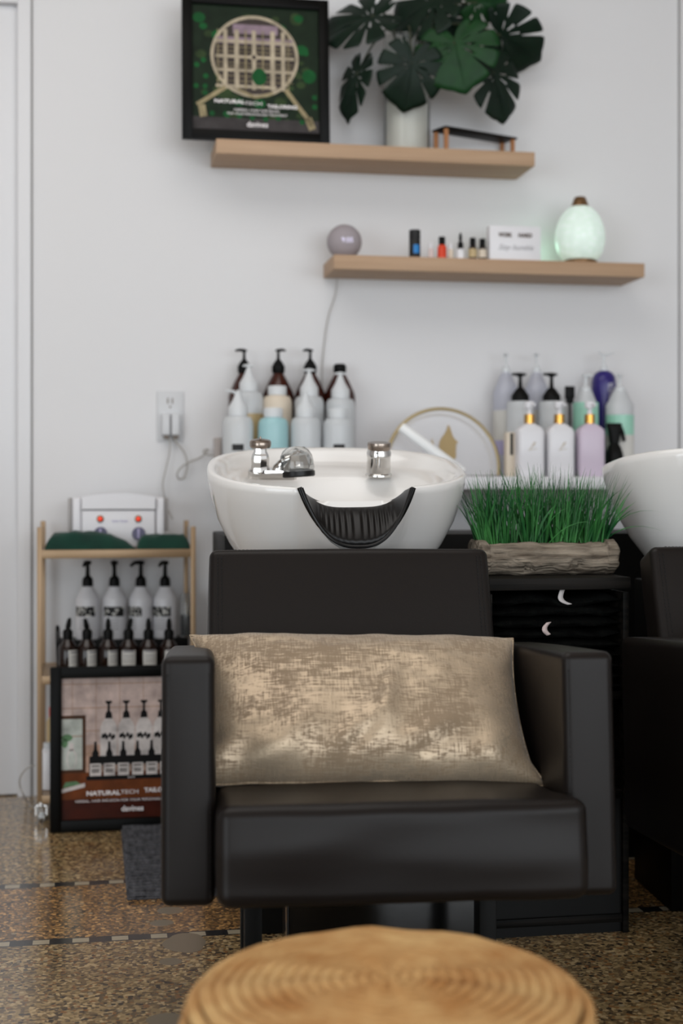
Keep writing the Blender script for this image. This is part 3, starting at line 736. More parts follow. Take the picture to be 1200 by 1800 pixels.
# round sign with gold ring
B4 = .20
c = W(779, 818, 4.08 - B4); rr_ = 104 / FPX * (4.08 - B4)
sgn = thing('round_sign', 'round clear sign with gold ring and gold profile of a woman\'s head', 'sign', (c.x, -B4, ZL), 0, None, rotx=radians(-8))
zc0 = c.z - ZL
zc0 = max(zc0, .0)
cz = rr_ - .085           # ring is set into the ledge stand: lower part is cut by the foot
def arcpts(r, y, a0, a1, n=60): return [Vector((r * cos(a0 + (a1 - a0) * k / n), y, zc0 + r * sin(a0 + (a1 - a0) * k / n))) for k in range(n + 1)]
lo_a = -math.asin(min(.99, (zc0 - .004) / rr_)) if zc0 > 0 else 0.02
bm = bmesh.new(); tube(bm, arcpts(rr_, 0, lo_a, pi - lo_a), .0055, 8); finish('gold_ring', bm, 'goldmatte', sgn)
bm = bmesh.new(); tube(bm, arcpts(rr_ * .93, .028, lo_a, pi - lo_a), .004, 8); finish('rear_ring', bm, 'goldmatte', sgn)
bm = bmesh.new()
pts = arcpts(rr_ - .004, 0, lo_a, pi - lo_a)
rings(bm, [[Vector((p.x, -.003, p.z)) for p in pts], [Vector((p.x, .003, p.z)) for p in pts]]); finish('clear_disc', bm, 'frost', sgn, smooth=False)
# head silhouette, from the crop (670..900 x 700..880, 5.217 px per px)
hp = [(628, 235), (645, 265), (655, 300), (668, 345), (690, 378), (712, 395), (708, 412), (694, 420), (698, 440), (690, 452), (697, 468), (688, 484), (692, 500), (690, 545), (670, 562), (632, 568), (600, 560), (560, 530), (520, 495), (492, 462), (476, 430), (470, 395), (478, 360), (484, 400), (496, 432), (520, 462), (548, 480), (536, 440), (542, 398), (562, 360), (590, 325), (612, 285)]
bm = bmesh.new()
q = []
for u, v in hp:
    P = W(670 + u / 5.217, 700 + v / 5.217, 4.08 - B4 - .004); q.append((P.x - c.x, P.z - ZL))
for yy in (-.0042,):
    vs = [bm.verts.new((x, yy, z)) for x, z in q]; f = bm.faces.new(vs)
r_ = bmesh.ops.extrude_face_region(bm, geom=[f]); bmesh.ops.translate(bm, vec=(0, -.0012, 0), verts=[v for v in r_['geom'] if isinstance(v, bmesh.types.BMVert)])
bmesh.ops.triangulate(bm, faces=bm.faces[:])
finish('head_silhouette', bm, 'goldprint', sgn, smooth=False)
# white tube added as a solid stand-in for a bright reflection across the sign
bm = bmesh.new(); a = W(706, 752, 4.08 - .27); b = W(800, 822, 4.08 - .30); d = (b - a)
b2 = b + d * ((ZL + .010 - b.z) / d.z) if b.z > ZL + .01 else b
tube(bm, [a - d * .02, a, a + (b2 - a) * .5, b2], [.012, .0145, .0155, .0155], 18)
tag(finish('reflection_streak', bm, 'streak_white'), 'white tube shape standing in for a bright diagonal reflection across the round sign', 'tube')

# right cluster
def tall_clear(px, label):
    t = ledge_thing('clear_pump_bottle', label, px, .06, 'tall clear pump bottles at the back against the wall')
    r = .038; zs = zpx(px, 690, .06); zn = zpx(px, 655, .06)
    bm = bmesh.new(); lathe(bm, [(.001, 0), (r, 0), (r, zs), (r * .8, zs + .02), (r * .35, zn), (.001, zn)], 28); finish('bottle_body', bm, 'lav', t)
    bm = bmesh.new(); pump(bm, zn, .012, zpx(px, 621, .06) - zn, .024, -2.2); finish('pump_head', bm, 'clearcap', t)
    bm = bmesh.new(); lathe(bm, [(r * 1.012, zpx(px, 775, .06)), (r * 1.012, zpx(px, 722, .06))], 28, cap=False); finish('label', bm, 'label', t)
    bm = bmesh.new(); lathe(bm, [(r * 1.016, zpx(px, 800, .06)), (r * 1.016, zpx(px, 775, .06))], 28, cap=False); finish('label_band', bm, 'lavlabel', t)
    return t
tall_clear(889, 'tall clear pump bottle with lavender-banded label, leftmost at the back')
tall_clear(943, 'tall clear pump bottle at the back, partly behind the black-pump bottles')
def blackpump(px, label):
    B = .15; t = ledge_thing('frosted_pump_bottle', label, px, B, 'frosted bottles with broad black pumps')
    r = .0385; zs = zpx(px, 706, B)
    bm = bmesh.new(); lathe(bm, [(.001, 0), (r, 0), (r, zs - .006), (r * .93, zs), (.001, zs)], 28); finish('bottle_body', bm, 'clearpl', t)
    bm = bmesh.new(); top = zpx(px, 656, B); h = top - zs
    lathe(bm, [(.001, zs - .001), (r * .66, zs - .001), (r * .66, zs + h * .20), (r * .36, zs + h * .42), (r * .16, zs + h * .5), (r * .12, zs + h * .86), (r * .3, zs + h * .9), (r * .3, zs + h * .97), (.001, top)], 22)
    tube(bm, [(.018, .004, top - .003), (0, 0, top - .003), (-.026, -.006, top - .004)], [.003, .005, .0035], 8)
    finish('pump_head', bm, 'black', t); return t
blackpump(914, 'frosted bottle with broad black pump, the left of two')
blackpump(969, 'frosted bottle with broad black pump, the right of two')
t = ledge_thing('hair_brush', 'black handled brush standing between frosted and mint bottles', 1001, .13, cat='brush')
zt = zpx(1001, 679, .13)
bm = bmesh.new(); bx(bm, -.014, .014, -.006, .006, zt - .036, zt, .002); bx(bm, -.011, .011, -.005, .005, zt - .05, zt - .034, .003); finish('brush_head', bm, 'black', t)
bm = bmesh.new(); tube(bm, [(0, 0, zt - .05), (.001, 0, zt * .5), (.0, 0, 0)], [.004, .0035, .005], 10); finish('handle', bm, 'black', t)
# purple bottle
B = .075
t = ledge_thing('purple_pump_bottle', 'deep purple bottle with domed shoulder and clear white pump', 1061, B)
r = .036; zt = zpx(1061, 652, B)
bm = bmesh.new(); lathe(bm, [(.001, 0), (r * .9, 0), (r * .95, .004), (r, zt - .06), (r * 1.0, zt - .035), (r * .92, zt - .018), (r * .7, zt - .006), (r * .4, zt), (.001, zt)], 30); finish('bottle_body', bm, 'purple', t)
bm = bmesh.new(); lathe(bm, [(.001, zt - .001), (.011, zt - .001), (.011, zt + .012), (.006, zt + .018), (.004, zt + .045), (.001, zt + .046)], 16)
tube(bm, [(-.014, 0, zt + .056), (-.004, 0, zt + .046), (.012, 0, zt + .05), (.03, -.005, zt + .054)], [.003, .004, .004, .003], 8); finish('pump_head', bm, 'clearcap', t)
text('SHIMMER', .024, 'silver', t, (.009, -.0362, zt - .085), rot=(pi / 2, -pi / 2, 0))
def mintb(px, back, label, lvl_top, lab):
    t = ledge_thing('mint_pump_bottle', label, px, back, 'clear bottles of mint-green liquid')
    r = .0405 if lab else .037; zs = zpx(px, 712, back); zn = zpx(px, 690, back)
    bm = bmesh.new(); lathe(bm, [(.001, 0), (r, 0), (r, zs), (r * .8, zs + .012), (r * .5, zn + .004), (.001, zn + .004)], 28); finish('bottle_body', bm, 'clearpl', t)
    bm = bmesh.new(); lathe(bm, [(r * 1.006, zpx(px, 765, back) if lab else .01), (r * 1.006, zpx(px, lvl_top, back))], 28, cap=False); finish('liquid', bm, 'mint', t)
    if lab:
        bm = bmesh.new(); lathe(bm, [(r * 1.01, .02), (r * 1.01, zpx(px, 765, back))], 28, cap=False); finish('label', bm, 'label', t)
    bm = bmesh.new(); pump(bm, zn, .016, zpx(px, 658, back) - zn, .022, -2.4 if lab else -.7); finish('pump_head', bm, 'clearcap', t)
mintb(1029, .15, 'mint green pump bottle behind the lilac bottle', 708, False)
mintb(1089, .15, 'mint green pump bottle with white label at the right end of the ledge', 730, True)
def goldp(px, label, m):
    B = .262; t = ledge_thing('gold_collar_bottle', label, px, B, 'square bottles with gold collars in the front row')
    hw = .0385; zs = zpx(px, 757, B); zn = zpx(px, 745, B)
    bm = bmesh.new(); loft(bm, [(hw * .94, .026, 0), (hw, .028, .004), (hw, .028, zs - .004), (hw * .93, .026, zs + .003), (hw * .7, .022, zs + .011), (.013, .013, zn), (.012, .012, zn + .001)], 5, 44)
    finish('bottle_body', bm, m, t)
    zc2 = zpx(px, 729, B)
    bm = bmesh.new(); lathe(bm, [(.001, zn), (.0145, zn), (.0145, zc2), (.013, zc2 + .001), (.001, zc2 + .001)], 22); finish('gold_collar', bm, 'gold', t)
    bm = bmesh.new(); zt = zpx(px, 706, B); h = zt - zc2
    lathe(bm, [(.001, zc2), (.008, zc2), (.006, zc2 + h * .35), (.006, zc2 + h * .45), (.0135, zc2 + h * .5), (.0145, zc2 + h * .9), (.012, zt), (.001, zt)], 20)
    tube(bm, [(0, 0, zt - h * .28), (.006, -.03, zt - h * .28)], [.006, .004], 8); finish('pump_head', bm, 'white', t)
    if m == 'white':
        bm = bmesh.new(); tube(bm, spline([(-.008, -.0286, zs - .055), (-.002, -.0286, zs - .046), (.004, -.0286, zs - .036), (.009, -.0286, zs - .034), (.002, -.0286, zs - .045)], 4), .0008, 5)
        tube(bm, [(-.012, -.0286, zs - .055), (.013, -.0286, zs - .051)], .0006, 5)
        finish('gold_motif', bm, 'goldmatte', t)
goldp(930, 'white square bottle with gold collar, the left of two white ones', 'white')
goldp(982.5, 'white square bottle with gold collar, beside the lilac one', 'white')
goldp(1036, 'lilac square bottle with gold collar and white pump', 'lilac')
B = .235
t = ledge_thing('carton', 'slim cream carton with black stripe, left of the white square bottles', 895, B, cat='box')
box('carton_body', 'cream', t, -.012, .012, -.014, .014, 0, zpx(895, 760, B), .001)
box('black_stripe', 'labelblack', t, -.002, .0065, -.0146, -.0138, zpx(895, 800, B), zpx(895, 762, B), 0)
# trigger sprayer
B = .20
t = ledge_thing('spray_bottle', 'black trigger spray bottle right of the lilac bottle', 1079, B)
zt = zpx(1079, 744, B)
bm = bmesh.new(); loft(bm, [(.021, .021, 0), (.024, .024, .004), (.024, .024, zt * .42), (.018, .018, zt * .55), (.012, .012, zt * .62), (.012, .012, zt * .66)], 3, 28); finish('bottle_body', bm, 'black', t)
bm = bmesh.new(); loft(bm, [(.014, .012, zt * .64), (.015, .013, zt * .72), (.017, .013, zt * .84), (.021, .012, zt * .93), (.022, .011, zt - .003), (.020, .009, zt)], 4, 24); finish('spray_head', bm, 'black', t)
bm = bmesh.new(); tube(bm, spline([(.018, 0, zt - .010), (.026, 0, zt - .030), (.031, 0, zt - .052)], 4), [.006] * 5 + [.005] * 3 + [.003], 8); finish('trigger', bm, 'black', t)

# ================================================================== CART
CY0, CY1 = -0.335, -0.045
CX0, CX1 = WX(65, 3.745), WX(344, 3.745)
cart = thing('trolley_cart', 'slim three-tier gold-framed rolling cart against the wall', 'cart', ((CX0 + CX1) / 2, (CY0 + CY1) / 2, 0))
cw, cdp = (CX1 - CX0) / 2, (CY1 - CY0) / 2
ZT, Z_1a, Z_2a, Z_3a = .762, .703, .378, .070
for sx in (-1, 1):
    for sy in (-1, 1):
        box('post', 'cartmetal', cart, *( (-cw, -cw + .013) if sx < 0 else (cw - .013, cw)), *((-cdp, -cdp + .013) if sy < 0 else (cdp - .013, cdp)), .052, ZT if sy < 0 else ZT + .01, .001)
for zt in (Z_1a, Z_2a, Z_3a):
    bm = bmesh.new()
    bx(bm, -cw + .012, cw - .012, -cdp, -cdp + .012, zt - .022, zt, .001); bx(bm, -cw + .012, cw - .012, cdp - .012, cdp, zt - .022, zt, .001)
    bx(bm, -cw, -cw + .012, -cdp + .012, cdp - .012, zt - .022, zt, .001); bx(bm, cw - .012, cw, -cdp + .012, cdp - .012, zt - .022, zt, .001)
    finish('shelf_rail', bm, 'cartmetal', cart)
    box('shelf_board', 'cartmetal', cart, -cw + .010, cw - .010, -cdp + .010, cdp - .010, zt - .012, zt - .002, 0)
for sx in (-1, 1):
    bm = bmesh.new(); bx(bm, sx * (cw - .006) - .0012, sx * (cw - .006) + .0012, -cdp + .014, cdp - .014, Z_1a, ZT - .004); finish('clear_side_guard', bm, 'acrylic', cart, smooth=False)
for sx in (-1, 1):
    for sy in (-1, 1):
        X0, Y0 = sx * (cw - .010), sy * (cdp - .016)
        bm = bmesh.new(); R90 = Matrix.Translation((X0, Y0, .021)) @ Matrix.Rotation(pi / 2, 4, 'Y')
        lathe(bm, [(.001, -.008), (.018, -.008), (.021, -.005), (.021, .005), (.018, .008), (.001, .008)], 24, M4=R90)
        wb = finish('caster', bm, 'acrylic', cart)
        bm = bmesh.new(); lathe(bm, [(.001, .040), (.010, .040), (.010, .052), (.001, .052)], 14, c=(X0, Y0, 0)); bx(bm, X0 - .0145, X0 - .0125, Y0 - .008, Y0 + .008, .018, .044); bx(bm, X0 + .0125, X0 + .0145, Y0 - .008, Y0 + .008, .018, .044)
        bx(bm, X0 - .0145, X0 + .0145, Y0 - .008, Y0 + .008, .041, .044); finish('caster_fork', bm, 'chrome', wb)
CZ1 = Z_1a
# white warmer
wx0, wx1 = WX(127, 3.86), WX(289, 3.86); ww = (wx1 - wx0) / 2
wm = thing('wax_warmer', 'white boxy warmer with two red lamps and two knobs on top of the cart', 'appliance', ((wx0 + wx1) / 2, -.165, CZ1))
zt = WZ(205, 868, 3.86) - CZ1
bm = bmesh.new(); bx(bm, -ww * .80, ww * .80, -.062, .10, 0, zt * .70, .006, 3); finish('housing', bm, 'whiteplastic', wm)
bm = bmesh.new()
bm.free()
for s in (-1, 1): box('side_cheek', 'whiteplastic', wm, *sorted((s * ww * .81, s * ww)), -.052, .095, 0, zt * .93, .006, 3)
for s in (-1, 1): box('side_grip', 'greyplastic', wm, *sorted((s * (ww + .001), s * (ww + .012))), -.03, .05, zt * .3, zt * .92, .002)
bm = bmesh.new(); prof = []
N_ = 16
for k in range(N_ + 1):
    u = -1 + 2 * k / N_; prof.append((u * ww * .795, zt * (.94 + .07 * (1 - u * u))))
for yy, xs_ in ((-.066, 1), (.095, 1)): pass
top = [Vector((x, -.066, z)) for x, z in prof] + [Vector((ww * .795, -.066, zt * .72)), Vector((-ww * .795, -.066, zt * .72))]
rings(bm, [top, [Vector((p.x, .095, p.z)) for p in top]]); finish('lid', bm, 'whiteplastic', wm)
for px in (176, 243):
    P = W(px, 912, 3.852); X0 = P.x - wm.location.x; z0 = P.z - CZ1
    bm = bmesh.new(); Rm = Matrix.Translation((X0, -.062, z0)) @ Matrix.Rotation(pi / 2, 4, 'X')
    lathe(bm, [(.001, 0), (.0095, 0), (.0095, .003), (.007, .004), (.001, .004)], 20, M4=Rm); iw = finish('indicator_bezel', bm, 'bronze', wm)
    bm = bmesh.new(); lathe(bm, [(.001, .003), (.0062, .003), (.005, .008), (.001, .009)], 16, M4=Rm); finish('red_lamp', bm, 'redlamp', iw)
    P = W(px, 938, 3.852); z0 = P.z - CZ1; Rm = Matrix.Translation((X0 + .001, -.062, z0)) @ Matrix.Rotation(pi / 2, 4, 'X')
    bm = bmesh.new(); lathe(bm, [(.001, 0), (.018, 0), (.018, .006), (.016, .009), (.001, .009)], 28, M4=Rm)
    kb = finish('dial_knob', bm, 'knob', wm)
    box('pointer', 'lavlabel', kb, X0 - .0025, X0 + .003, -.077, -.070, z0 - .013, z0 + .014, .001)
text('alexlon', .013, 'lavlabel', wm, (.002, -.0632, zt * .42), width=.045) if False else text('wax heat', .011, 'lavlabel', wm, (.002, -.0632, zt * .50), width=.042, shear=.3)
# green cloths
def cloth(name, label, x0, x1, y0, y1, h, seed, zfun):
    bm = bmesh.new(); NX, NY = 46, 14; rs = []
    grid = []
    for i in range(NX + 1):
        row = []
        for j in range(NY + 1):
            u, v = i / NX, j / NY; x = x0 + (x1 - x0) * u
            e = min(1, u * 10, (1 - u) * 10, v * 5, (1 - v) * 5); e = max(0, e) ** .5
            nz = noise.noise(Vector((x * 26 + seed, v * 3.1, seed)))
            z = max(.0015, e * (h * zfun(u) * (1 + .18 * nz)))
            row.append((x, y0 + (y1 - y0) * v + .006 * noise.noise(Vector((x * 20, 7 + seed, v * 3))), z))
        grid.append(row)
    tv = [[bm.verts.new(p) for p in r] for r in grid]; bv = [[bm.verts.new((p[0], p[1], 0)) for p in r] for r in grid]
    for i in range(NX):
        for j in range(NY):
            bm.faces.new((tv[i][j], tv[i + 1][j], tv[i + 1][j + 1], tv[i][j + 1])); bm.faces.new((bv[i][j], bv[i][j + 1], bv[i + 1][j + 1], bv[i + 1][j]))
    for i in range(NX): bm.faces.new((tv[i][0], bv[i][0], bv[i + 1][0], tv[i + 1][0])); bm.faces.new((tv[i][NY], tv[i + 1][NY], bv[i + 1][NY], bv[i][NY]))
    for j in range(NY): bm.faces.new((tv[0][j], tv[0][j + 1], bv[0][j + 1], bv[0][j])); bm.faces.new((tv[NX][j], bv[NX][j], bv[NX][j + 1], tv[NX][j + 1]))
    o = finish(name, bm, 'velvet', None, angle=60); o.location = (0, 0, CZ1); return tag(o, label, 'cloth', 'dark green terry cloths on the cart')
xa, xb, xd, xe = WX(79, 3.78), WX(238, 3.78), WX(241, 3.78), WX(333, 3.78)
xe = min(xe, CX1 - .012)
cloth('folded_cloth', 'dark green cloth, long folded one at the left on the cart top', xa, xb, -.325, -.235, .044, 1, lambda u: .80 + .22 * sin(u * 4.2) if u < .7 else max(.15, .9 - (u - .7) * 2.3))
cl2 = cloth('folded_cloth', 'dark green cloth with a pale patch, short one at the right on the cart top', xd, xe, -.325, -.235, .036, 5, lambda u: 1.0)
# pump bottles on the second tier, black display stand, dropper bottles
CZ2 = Z_2a
tr0, tr1 = WX(100, 3.80), WX(336, 3.80)
ds = thing('display_tray', 'two-step black display tray with wire handle on middle cart tier', 'tray', ((tr0 + tr1) / 2, -.19, CZ2)); tw = (tr1 - tr0) / 2
box('tray_base', 'black', ds, -tw, tw, -.105, .12, 0, .010, .001)
box('rear_step', 'black', ds, -tw, tw, .025, .12, .010, .072, .001)
bm = bmesh.new(); tube(bm, spline([(-tw + .001, -.05, .008), (-tw - .002, -.045, .10), (-tw + .0, -.035, .118), (-tw + .004, -.025, .10), (-tw + .003, -.02, .008)], 5), .0028, 8); finish('wire_handle', bm, 'black', ds)
PB = []
def white_pump(px, label, ang, k):
    dy = 4.08 - .115
    t = thing('white_pump_bottle', label, 'bottle', (WX(px, dy), -.115, CZ2 + .072), ang, 'white pump bottles on the middle cart tier')
    r = .0325; zs = WZ(px, 1050, dy) - CZ2 - .072; zn = WZ(px, 1030, dy) - CZ2 - .072
    bm = bmesh.new(); lathe(bm, [(.001, 0), (r * .96, 0), (r, .004), (r, zs - .008), (r * .95, zs), (r * .66, (zs + zn) / 2 + .002), (r * .42, zn), (.001, zn)], 30); finish('bottle_body', bm, 'white', t)
    bm = bmesh.new(); zt = WZ(px, 986, dy) - CZ2 - .072
    h = zt - zn
    lathe(bm, [(.001, zn - .001), (.0145, zn - .001), (.0148, zn + h * .14), (.0135, zn + h * .30), (.006, zn + h * .42), (.005, zn + h * .84), (.010, zn + h * .88), (.010, zt), (.001, zt)], 20)
    tube(bm, [(0, 0, zt - .004), (0, -.022, zt - .004), (0, -.036, zt - .012)], [.006, .005, .004], 8)
    finish('pump_head', bm, 'black', t)
    z0, z1 = WZ(px, 1082, dy) - CZ2 - .072, WZ(px, 1065, dy) - CZ2 - .072
    bm = bmesh.new(); rr = random.Random(k)
    for i in range(16):
        a0 = -pi / 2 - .95 + 1.9 * i / 16; a1 = a0 + 1.9 / 16
        for j in range(5):
            za, zb = z0 + (z1 - z0) * j / 5, z0 + (z1 - z0) * (j + 1) / 5
            f = bm.faces.new([bm.verts.new((r * 1.012 * cos(a), r * 1.012 * sin(a), z)) for a, z in ((a0, za), (a1, za), (a1, zb), (a0, zb))])
            f.material_index = 0 if rr.random() < .78 else 1
    finish_flat('label_print', bm, ['labelblack', 'label'], t)
    bm = bmesh.new()
    for j in range(5):
        z = z0 - .008 - .007 * j
        for i in range(6):
            a0 = -pi / 2 - .45 + .9 * i / 6; a1 = a0 + .9 / 6
            bm.faces.new([bm.verts.new((r * 1.012 * cos(a), r * 1.012 * sin(a), zz)) for a, zz in ((a0, z), (a1, z), (a1, z + .002), (a0, z + .002))])
    finish_flat('fine_print', bm, ['labelgrey'], t)
for k, (px, lab, a) in enumerate(((154, 'white pump bottle with black label, leftmost on the cart', -.3), (201, 'white pump bottle with black label, second from left on the cart', -.1), (247.5, 'white pump bottle turned so its label faces right, third on the cart', -.9), (290, 'white pump bottle with black label, rightmost on the cart', -1.1 + .6))):
    white_pump(px, lab, a, k)
def dropper(px, lab, ang, lean, k):
    dy = 4.08 - .255
    t = thing('dropper_bottle', lab, 'bottle', (WX(px, dy), -.255, CZ2 + .010), ang, 'brown glass dropper bottles in the black tray')
    r = .0250; zs = WZ(px, 1135, dy) - CZ2 - .01; zn = WZ(px, 1122, dy) - CZ2 - .01
    bm = bmesh.new(); lathe(bm, [(.001, 0), (r * .95, 0), (r, .003), (r, zs - .004), (r * .85, zs + .002), (.010, zn), (.001, zn)], 26); finish('bottle_body', bm, 'amberdark', t)
    bm = bmesh.new(); zt = WZ(px, 1086, dy) - CZ2 - .01; h = zt - zn
    lathe(bm, [(.001, zn - .002), (.0125, zn - .002), (.0135, zn + h * .30), (.0105, zn + h * .42), (.0065, zn + h * .46), (.0075, zn + h * .60), (.0062, zn + h * .85), (.004, zt - .002), (.001, zt)], 20)
    for v in bm.verts: v.co.x += lean * max(0, v.co.z - zn - h * .42)
    finish('dropper_cap', bm, 'black', t)
    bm = bmesh.new()
    for i in range(12):
        a0 = -pi / 2 - .78 + 1.56 * i / 12; a1 = a0 + 1.56 / 12
        bm.faces.new([bm.verts.new((r * 1.015 * cos(a), r * 1.015 * sin(a), z)) for a, z in ((a0, .004), (a1, .004), (a1, zs - .010), (a0, zs - .010))])
    for j, (za, zb) in enumerate(((.040, .046), (.030, .033), (.023, .025), (.016, .018))):
        for i in range(6):
            a0 = -pi / 2 - .6 + 1.2 * i / 6; a1 = a0 + 1.2 / 6
            f = bm.faces.new([bm.verts.new((r * 1.03 * cos(a), r * 1.03 * sin(a), z)) for a, z in ((a0, za), (a1, za), (a1, zb), (a0, zb))]); f.material_index = 1
    finish_flat('label', bm, ['label', 'labelgrey'], t)
for k, (px, lab, a, ln) in enumerate(((119, 'brown dropper bottle in the tray, leftmost, cap leaning right', .9, .25), (153, 'brown dropper bottle in the tray, second from left, cap leaning left', .8, -.25), (190, 'brown dropper bottle in the tray, third from left, label turned to right', .75, 0),
                                     (226, 'brown dropper bottle in the tray, fourth from left, label facing front', 0, .22), (261, 'brown dropper bottle in the tray, fifth from left', .15, 0), (297, 'brown dropper bottle in the tray, rightmost', .3, 0))):
    dropper(px, lab, a, ln, k)
t = thing('glass_jar', 'slim clear glass jar with dark contents at the right end of the display tray', 'jar', (WX(328, 3.975), -.105, CZ2 + .072))
bm = bmesh.new(); lathe(bm, [(.001, 0), (.016, 0), (.017, .003), (.017, .11), (.012, .12), (.001, .121)], 24); finish('jar_body', bm, 'acrylic', t)
bm = bmesh.new(); lathe(bm, [(.001, .003), (.014, .003), (.014, .06), (.001, .06)], 20); finish('dark_contents', bm, 'black', t)
# lowest tier
CZ3 = Z_3a
t = thing('squat_bottle', 'plain white bottle on the lowest cart tier, half behind the poster', 'bottle', (WX(84, 3.84), -.24, CZ3))
bm = bmesh.new(); lathe(bm, [(.001, 0), (.026, 0), (.027, .004), (.027, .085), (.022, .098), (.011, .104), (.001, .105)], 26); finish('bottle_body', bm, 'white', t)
bm = bmesh.new(); lathe(bm, [(.001, .103), (.012, .103), (.012, .12), (.001, .12)], 18); finish('cap', bm, 'clearcap', t)
t = thing('orange_bottle', 'slim orange bottle on the lowest cart tier behind the poster edge', 'bottle', (WX(92, 3.93), -.15, CZ3))
bm = bmesh.new(); lathe(bm, [(.001, 0), (.016, 0), (.016, .16), (.008, .175), (.001, .176)], 22); finish('bottle_body', bm, 'honey', t)
bm = bmesh.new(); lathe(bm, [(.001, .175), (.009, .175), (.009, .20), (.001, .2)], 16); finish('cap', bm, 'orange', t)
bm = bmesh.new()
fp = lambda px, py: (lambda Z: CAM + FWD * Z + RGT * ((px - 600) / FPX * Z) - Vector((0, 0, .86 - .003)))(0.86 * FPX / (py - HORIZON))
tube(bm, spline([W(62, 1345, 3.80), W(46, 1352, 3.80), W(35, 1368, 3.82), W(36, 1385, 3.84), W(42, 1398, 3.85), fp(48, 1412), fp(62, 1425)], 6), .0018, 6)
tag(finish('loose_cord', bm, 'cable'), 'thin grey cord curling to the floor at the left of cart', 'cable')

# ================================================================== RUG
rb = thing('floor_mat', 'grey ribbed runner mat on the floor beneath the left chair', 'mat', (0.075, -1.075, 0))
bm = bmesh.new(); bx(bm, 0, .62, 0, .72, 0, .006, .002); finish('mat_base', bm, 'rug', rb)
bm = bmesh.new()
for k in range(30): 
    yy = .008 + k * .0242
    tube(bm, [(.004 + .616 * i / 24, yy + .0015 * sin(i * 2.1 + k), .0075 + .001 * sin(i * 1.7 + k * 2)) for i in range(25)], .0075, 6)
finish('ribs', bm, 'rug', rb)

# ================================================================== SHAMPOO CHAIR
CROT = radians(-4.5)
CLOC = Vector((.422, -2.093, 0)); STEP = Vector((.83, 0, 0))
chair = thing('shampoo_chair', 'black leatherette armchair in front of the left basin, fully in view', 'chair', CLOC, CROT, 'black shampoo armchairs')
TILT = Matrix.Translation((0, 0, .625)) @ Matrix.Rotation(radians(-4.5), 4, 'X') @ Matrix.Translation((0, 0, -.625))
def pad(name, x0, x1, y0, y1, z0, z1, bev, M4, puff=0.0, cuts=10, m='leather', parent=None, wr=0.0):
    bm = bmesh.new(); bmesh.ops.create_cube(bm, size=1.0)
    bmesh.ops.subdivide_edges(bm, edges=bm.edges[:], cuts=cuts, use_grid_fill=True)
    dx, dy, dz = x1 - x0, y1 - y0, z1 - z0
    for v in bm.verts:
        u = v.co.copy() * 2
        p = Vector(((x0 + x1) / 2 + v.co.x * dx, (y0 + y1) / 2 + v.co.y * dy, (z0 + z1) / 2 + v.co.z * dz))
        # round the corners
        h = Vector((dx / 2, dy / 2, dz / 2)); c = Vector(((x0 + x1) / 2, (y0 + y1) / 2, (z0 + z1) / 2)); q = p - c
        inn = Vector([max(-(h[i] - bev), min(h[i] - bev, q[i])) for i in range(3)]); d = q - inn
        if d.length > 1e-9:
            if sum(1 for i in range(3) if abs(d[i]) > 1e-9) > 1: q = inn + d.normalized() * min(bev, d.length)
        p = c + q
        pf = puff
        p.y += u.y * pf * (1 - u.x ** 2) * (1 - u.z ** 2) if abs(u.y) > .99 else 0
        p.z += u.z * pf * (1 - u.x ** 2) * (1 - u.y ** 2) if abs(u.z) > .99 else 0
        p.x += u.x * pf * (1 - u.z ** 2) * (1 - u.y ** 2) if abs(u.x) > .99 else 0
        if wr: p.y += wr * noise.noise(Vector((p.x * 7, 3.3, p.z * 22)))
        v.co = M4 @ p if M4 is not None else p
    return finish(name, bm, m, parent, angle=60)
def pad2(name, x0, x1, y0, y1, z0, z1, bev, M4, puff, parent, wr=0.0, cuts=26):
    # non-uniform grid: warp so that vertices crowd towards the rounded edges
    bm = bmesh.new(); bmesh.ops.create_cube(bm, size=2.0)
    bmesh.ops.subdivide_edges(bm, edges=bm.edges[:], cuts=cuts, use_grid_fill=True)
    h = Vector(((x1 - x0) / 2, (y1 - y0) / 2, (z1 - z0) / 2)); c = Vector(((x0 + x1) / 2, (y0 + y1) / 2, (z0 + z1) / 2))
    for v in bm.verts:
        u = v.co.copy()
        q = Vector((0, 0, 0))
        for i in range(3):
            a = abs(u[i]); core = h[i] - bev
            # inside 0..0.7 spans the flat part, 0.7..1 the rounding
            val = core * (a / .7) if a < .7 else core + bev * math.tan((a - .7) / .3 * pi / 4)
            q[i] = math.copysign(val, u[i])
        inn = Vector([max(-(h[i] - bev), min(h[i] - bev, q[i])) for i in range(3)]); d = q - inn
        m_ = max(abs(d.x), abs(d.y), abs(d.z))
        if d.length > 1e-9: q = inn + d.normalized() * (m_ if m_ < bev * .999 else bev) if d.length > bev else inn + d
        w3 = [1 - (inn[i] / max(h[i], 1e-6)) ** 2 for i in range(3)]
        n = d.normalized() if d.length > 1e-9 else Vector((0, 0, 0))
        for i in range(3):
            j, k = (i + 1) % 3, (i + 2) % 3
            q[i] += n[i] * puff * w3[j] * w3[k]
        p = c + q
        if wr:
            p.y += wr * noise.noise(Vector((p.x * 6, 3.3, p.z * 20))) * (n.y != 0)
            p.z += wr * .6 * noise.noise(Vector((p.x * 9, p.y * 9, 1.3))) * (n.z != 0)
        v.co = M4 @ p if M4 is not None else p
    return finish(name, bm, 'leather', parent, angle=60)
arms = []
for s in (-1, 1):
    a = pad2('armrest', *sorted((s * .250, s * .325)), 0, .50, .278, .625, .013, TILT, .003, chair); arms.append(a)
    bm = bmesh.new()
    bm.free()
    for xx in (s * .250 + s * .007, s * .325 - s * .007):
        bm = bmesh.new()
        for k in range(46):
            z = .60 - k * .0068; tube(bm, [TILT @ Vector((xx, -.0012, z)), TILT @ Vector((xx, -.0012, z - .004))], .0007, 5)
        finish('stitching', bm, 'thread', a)
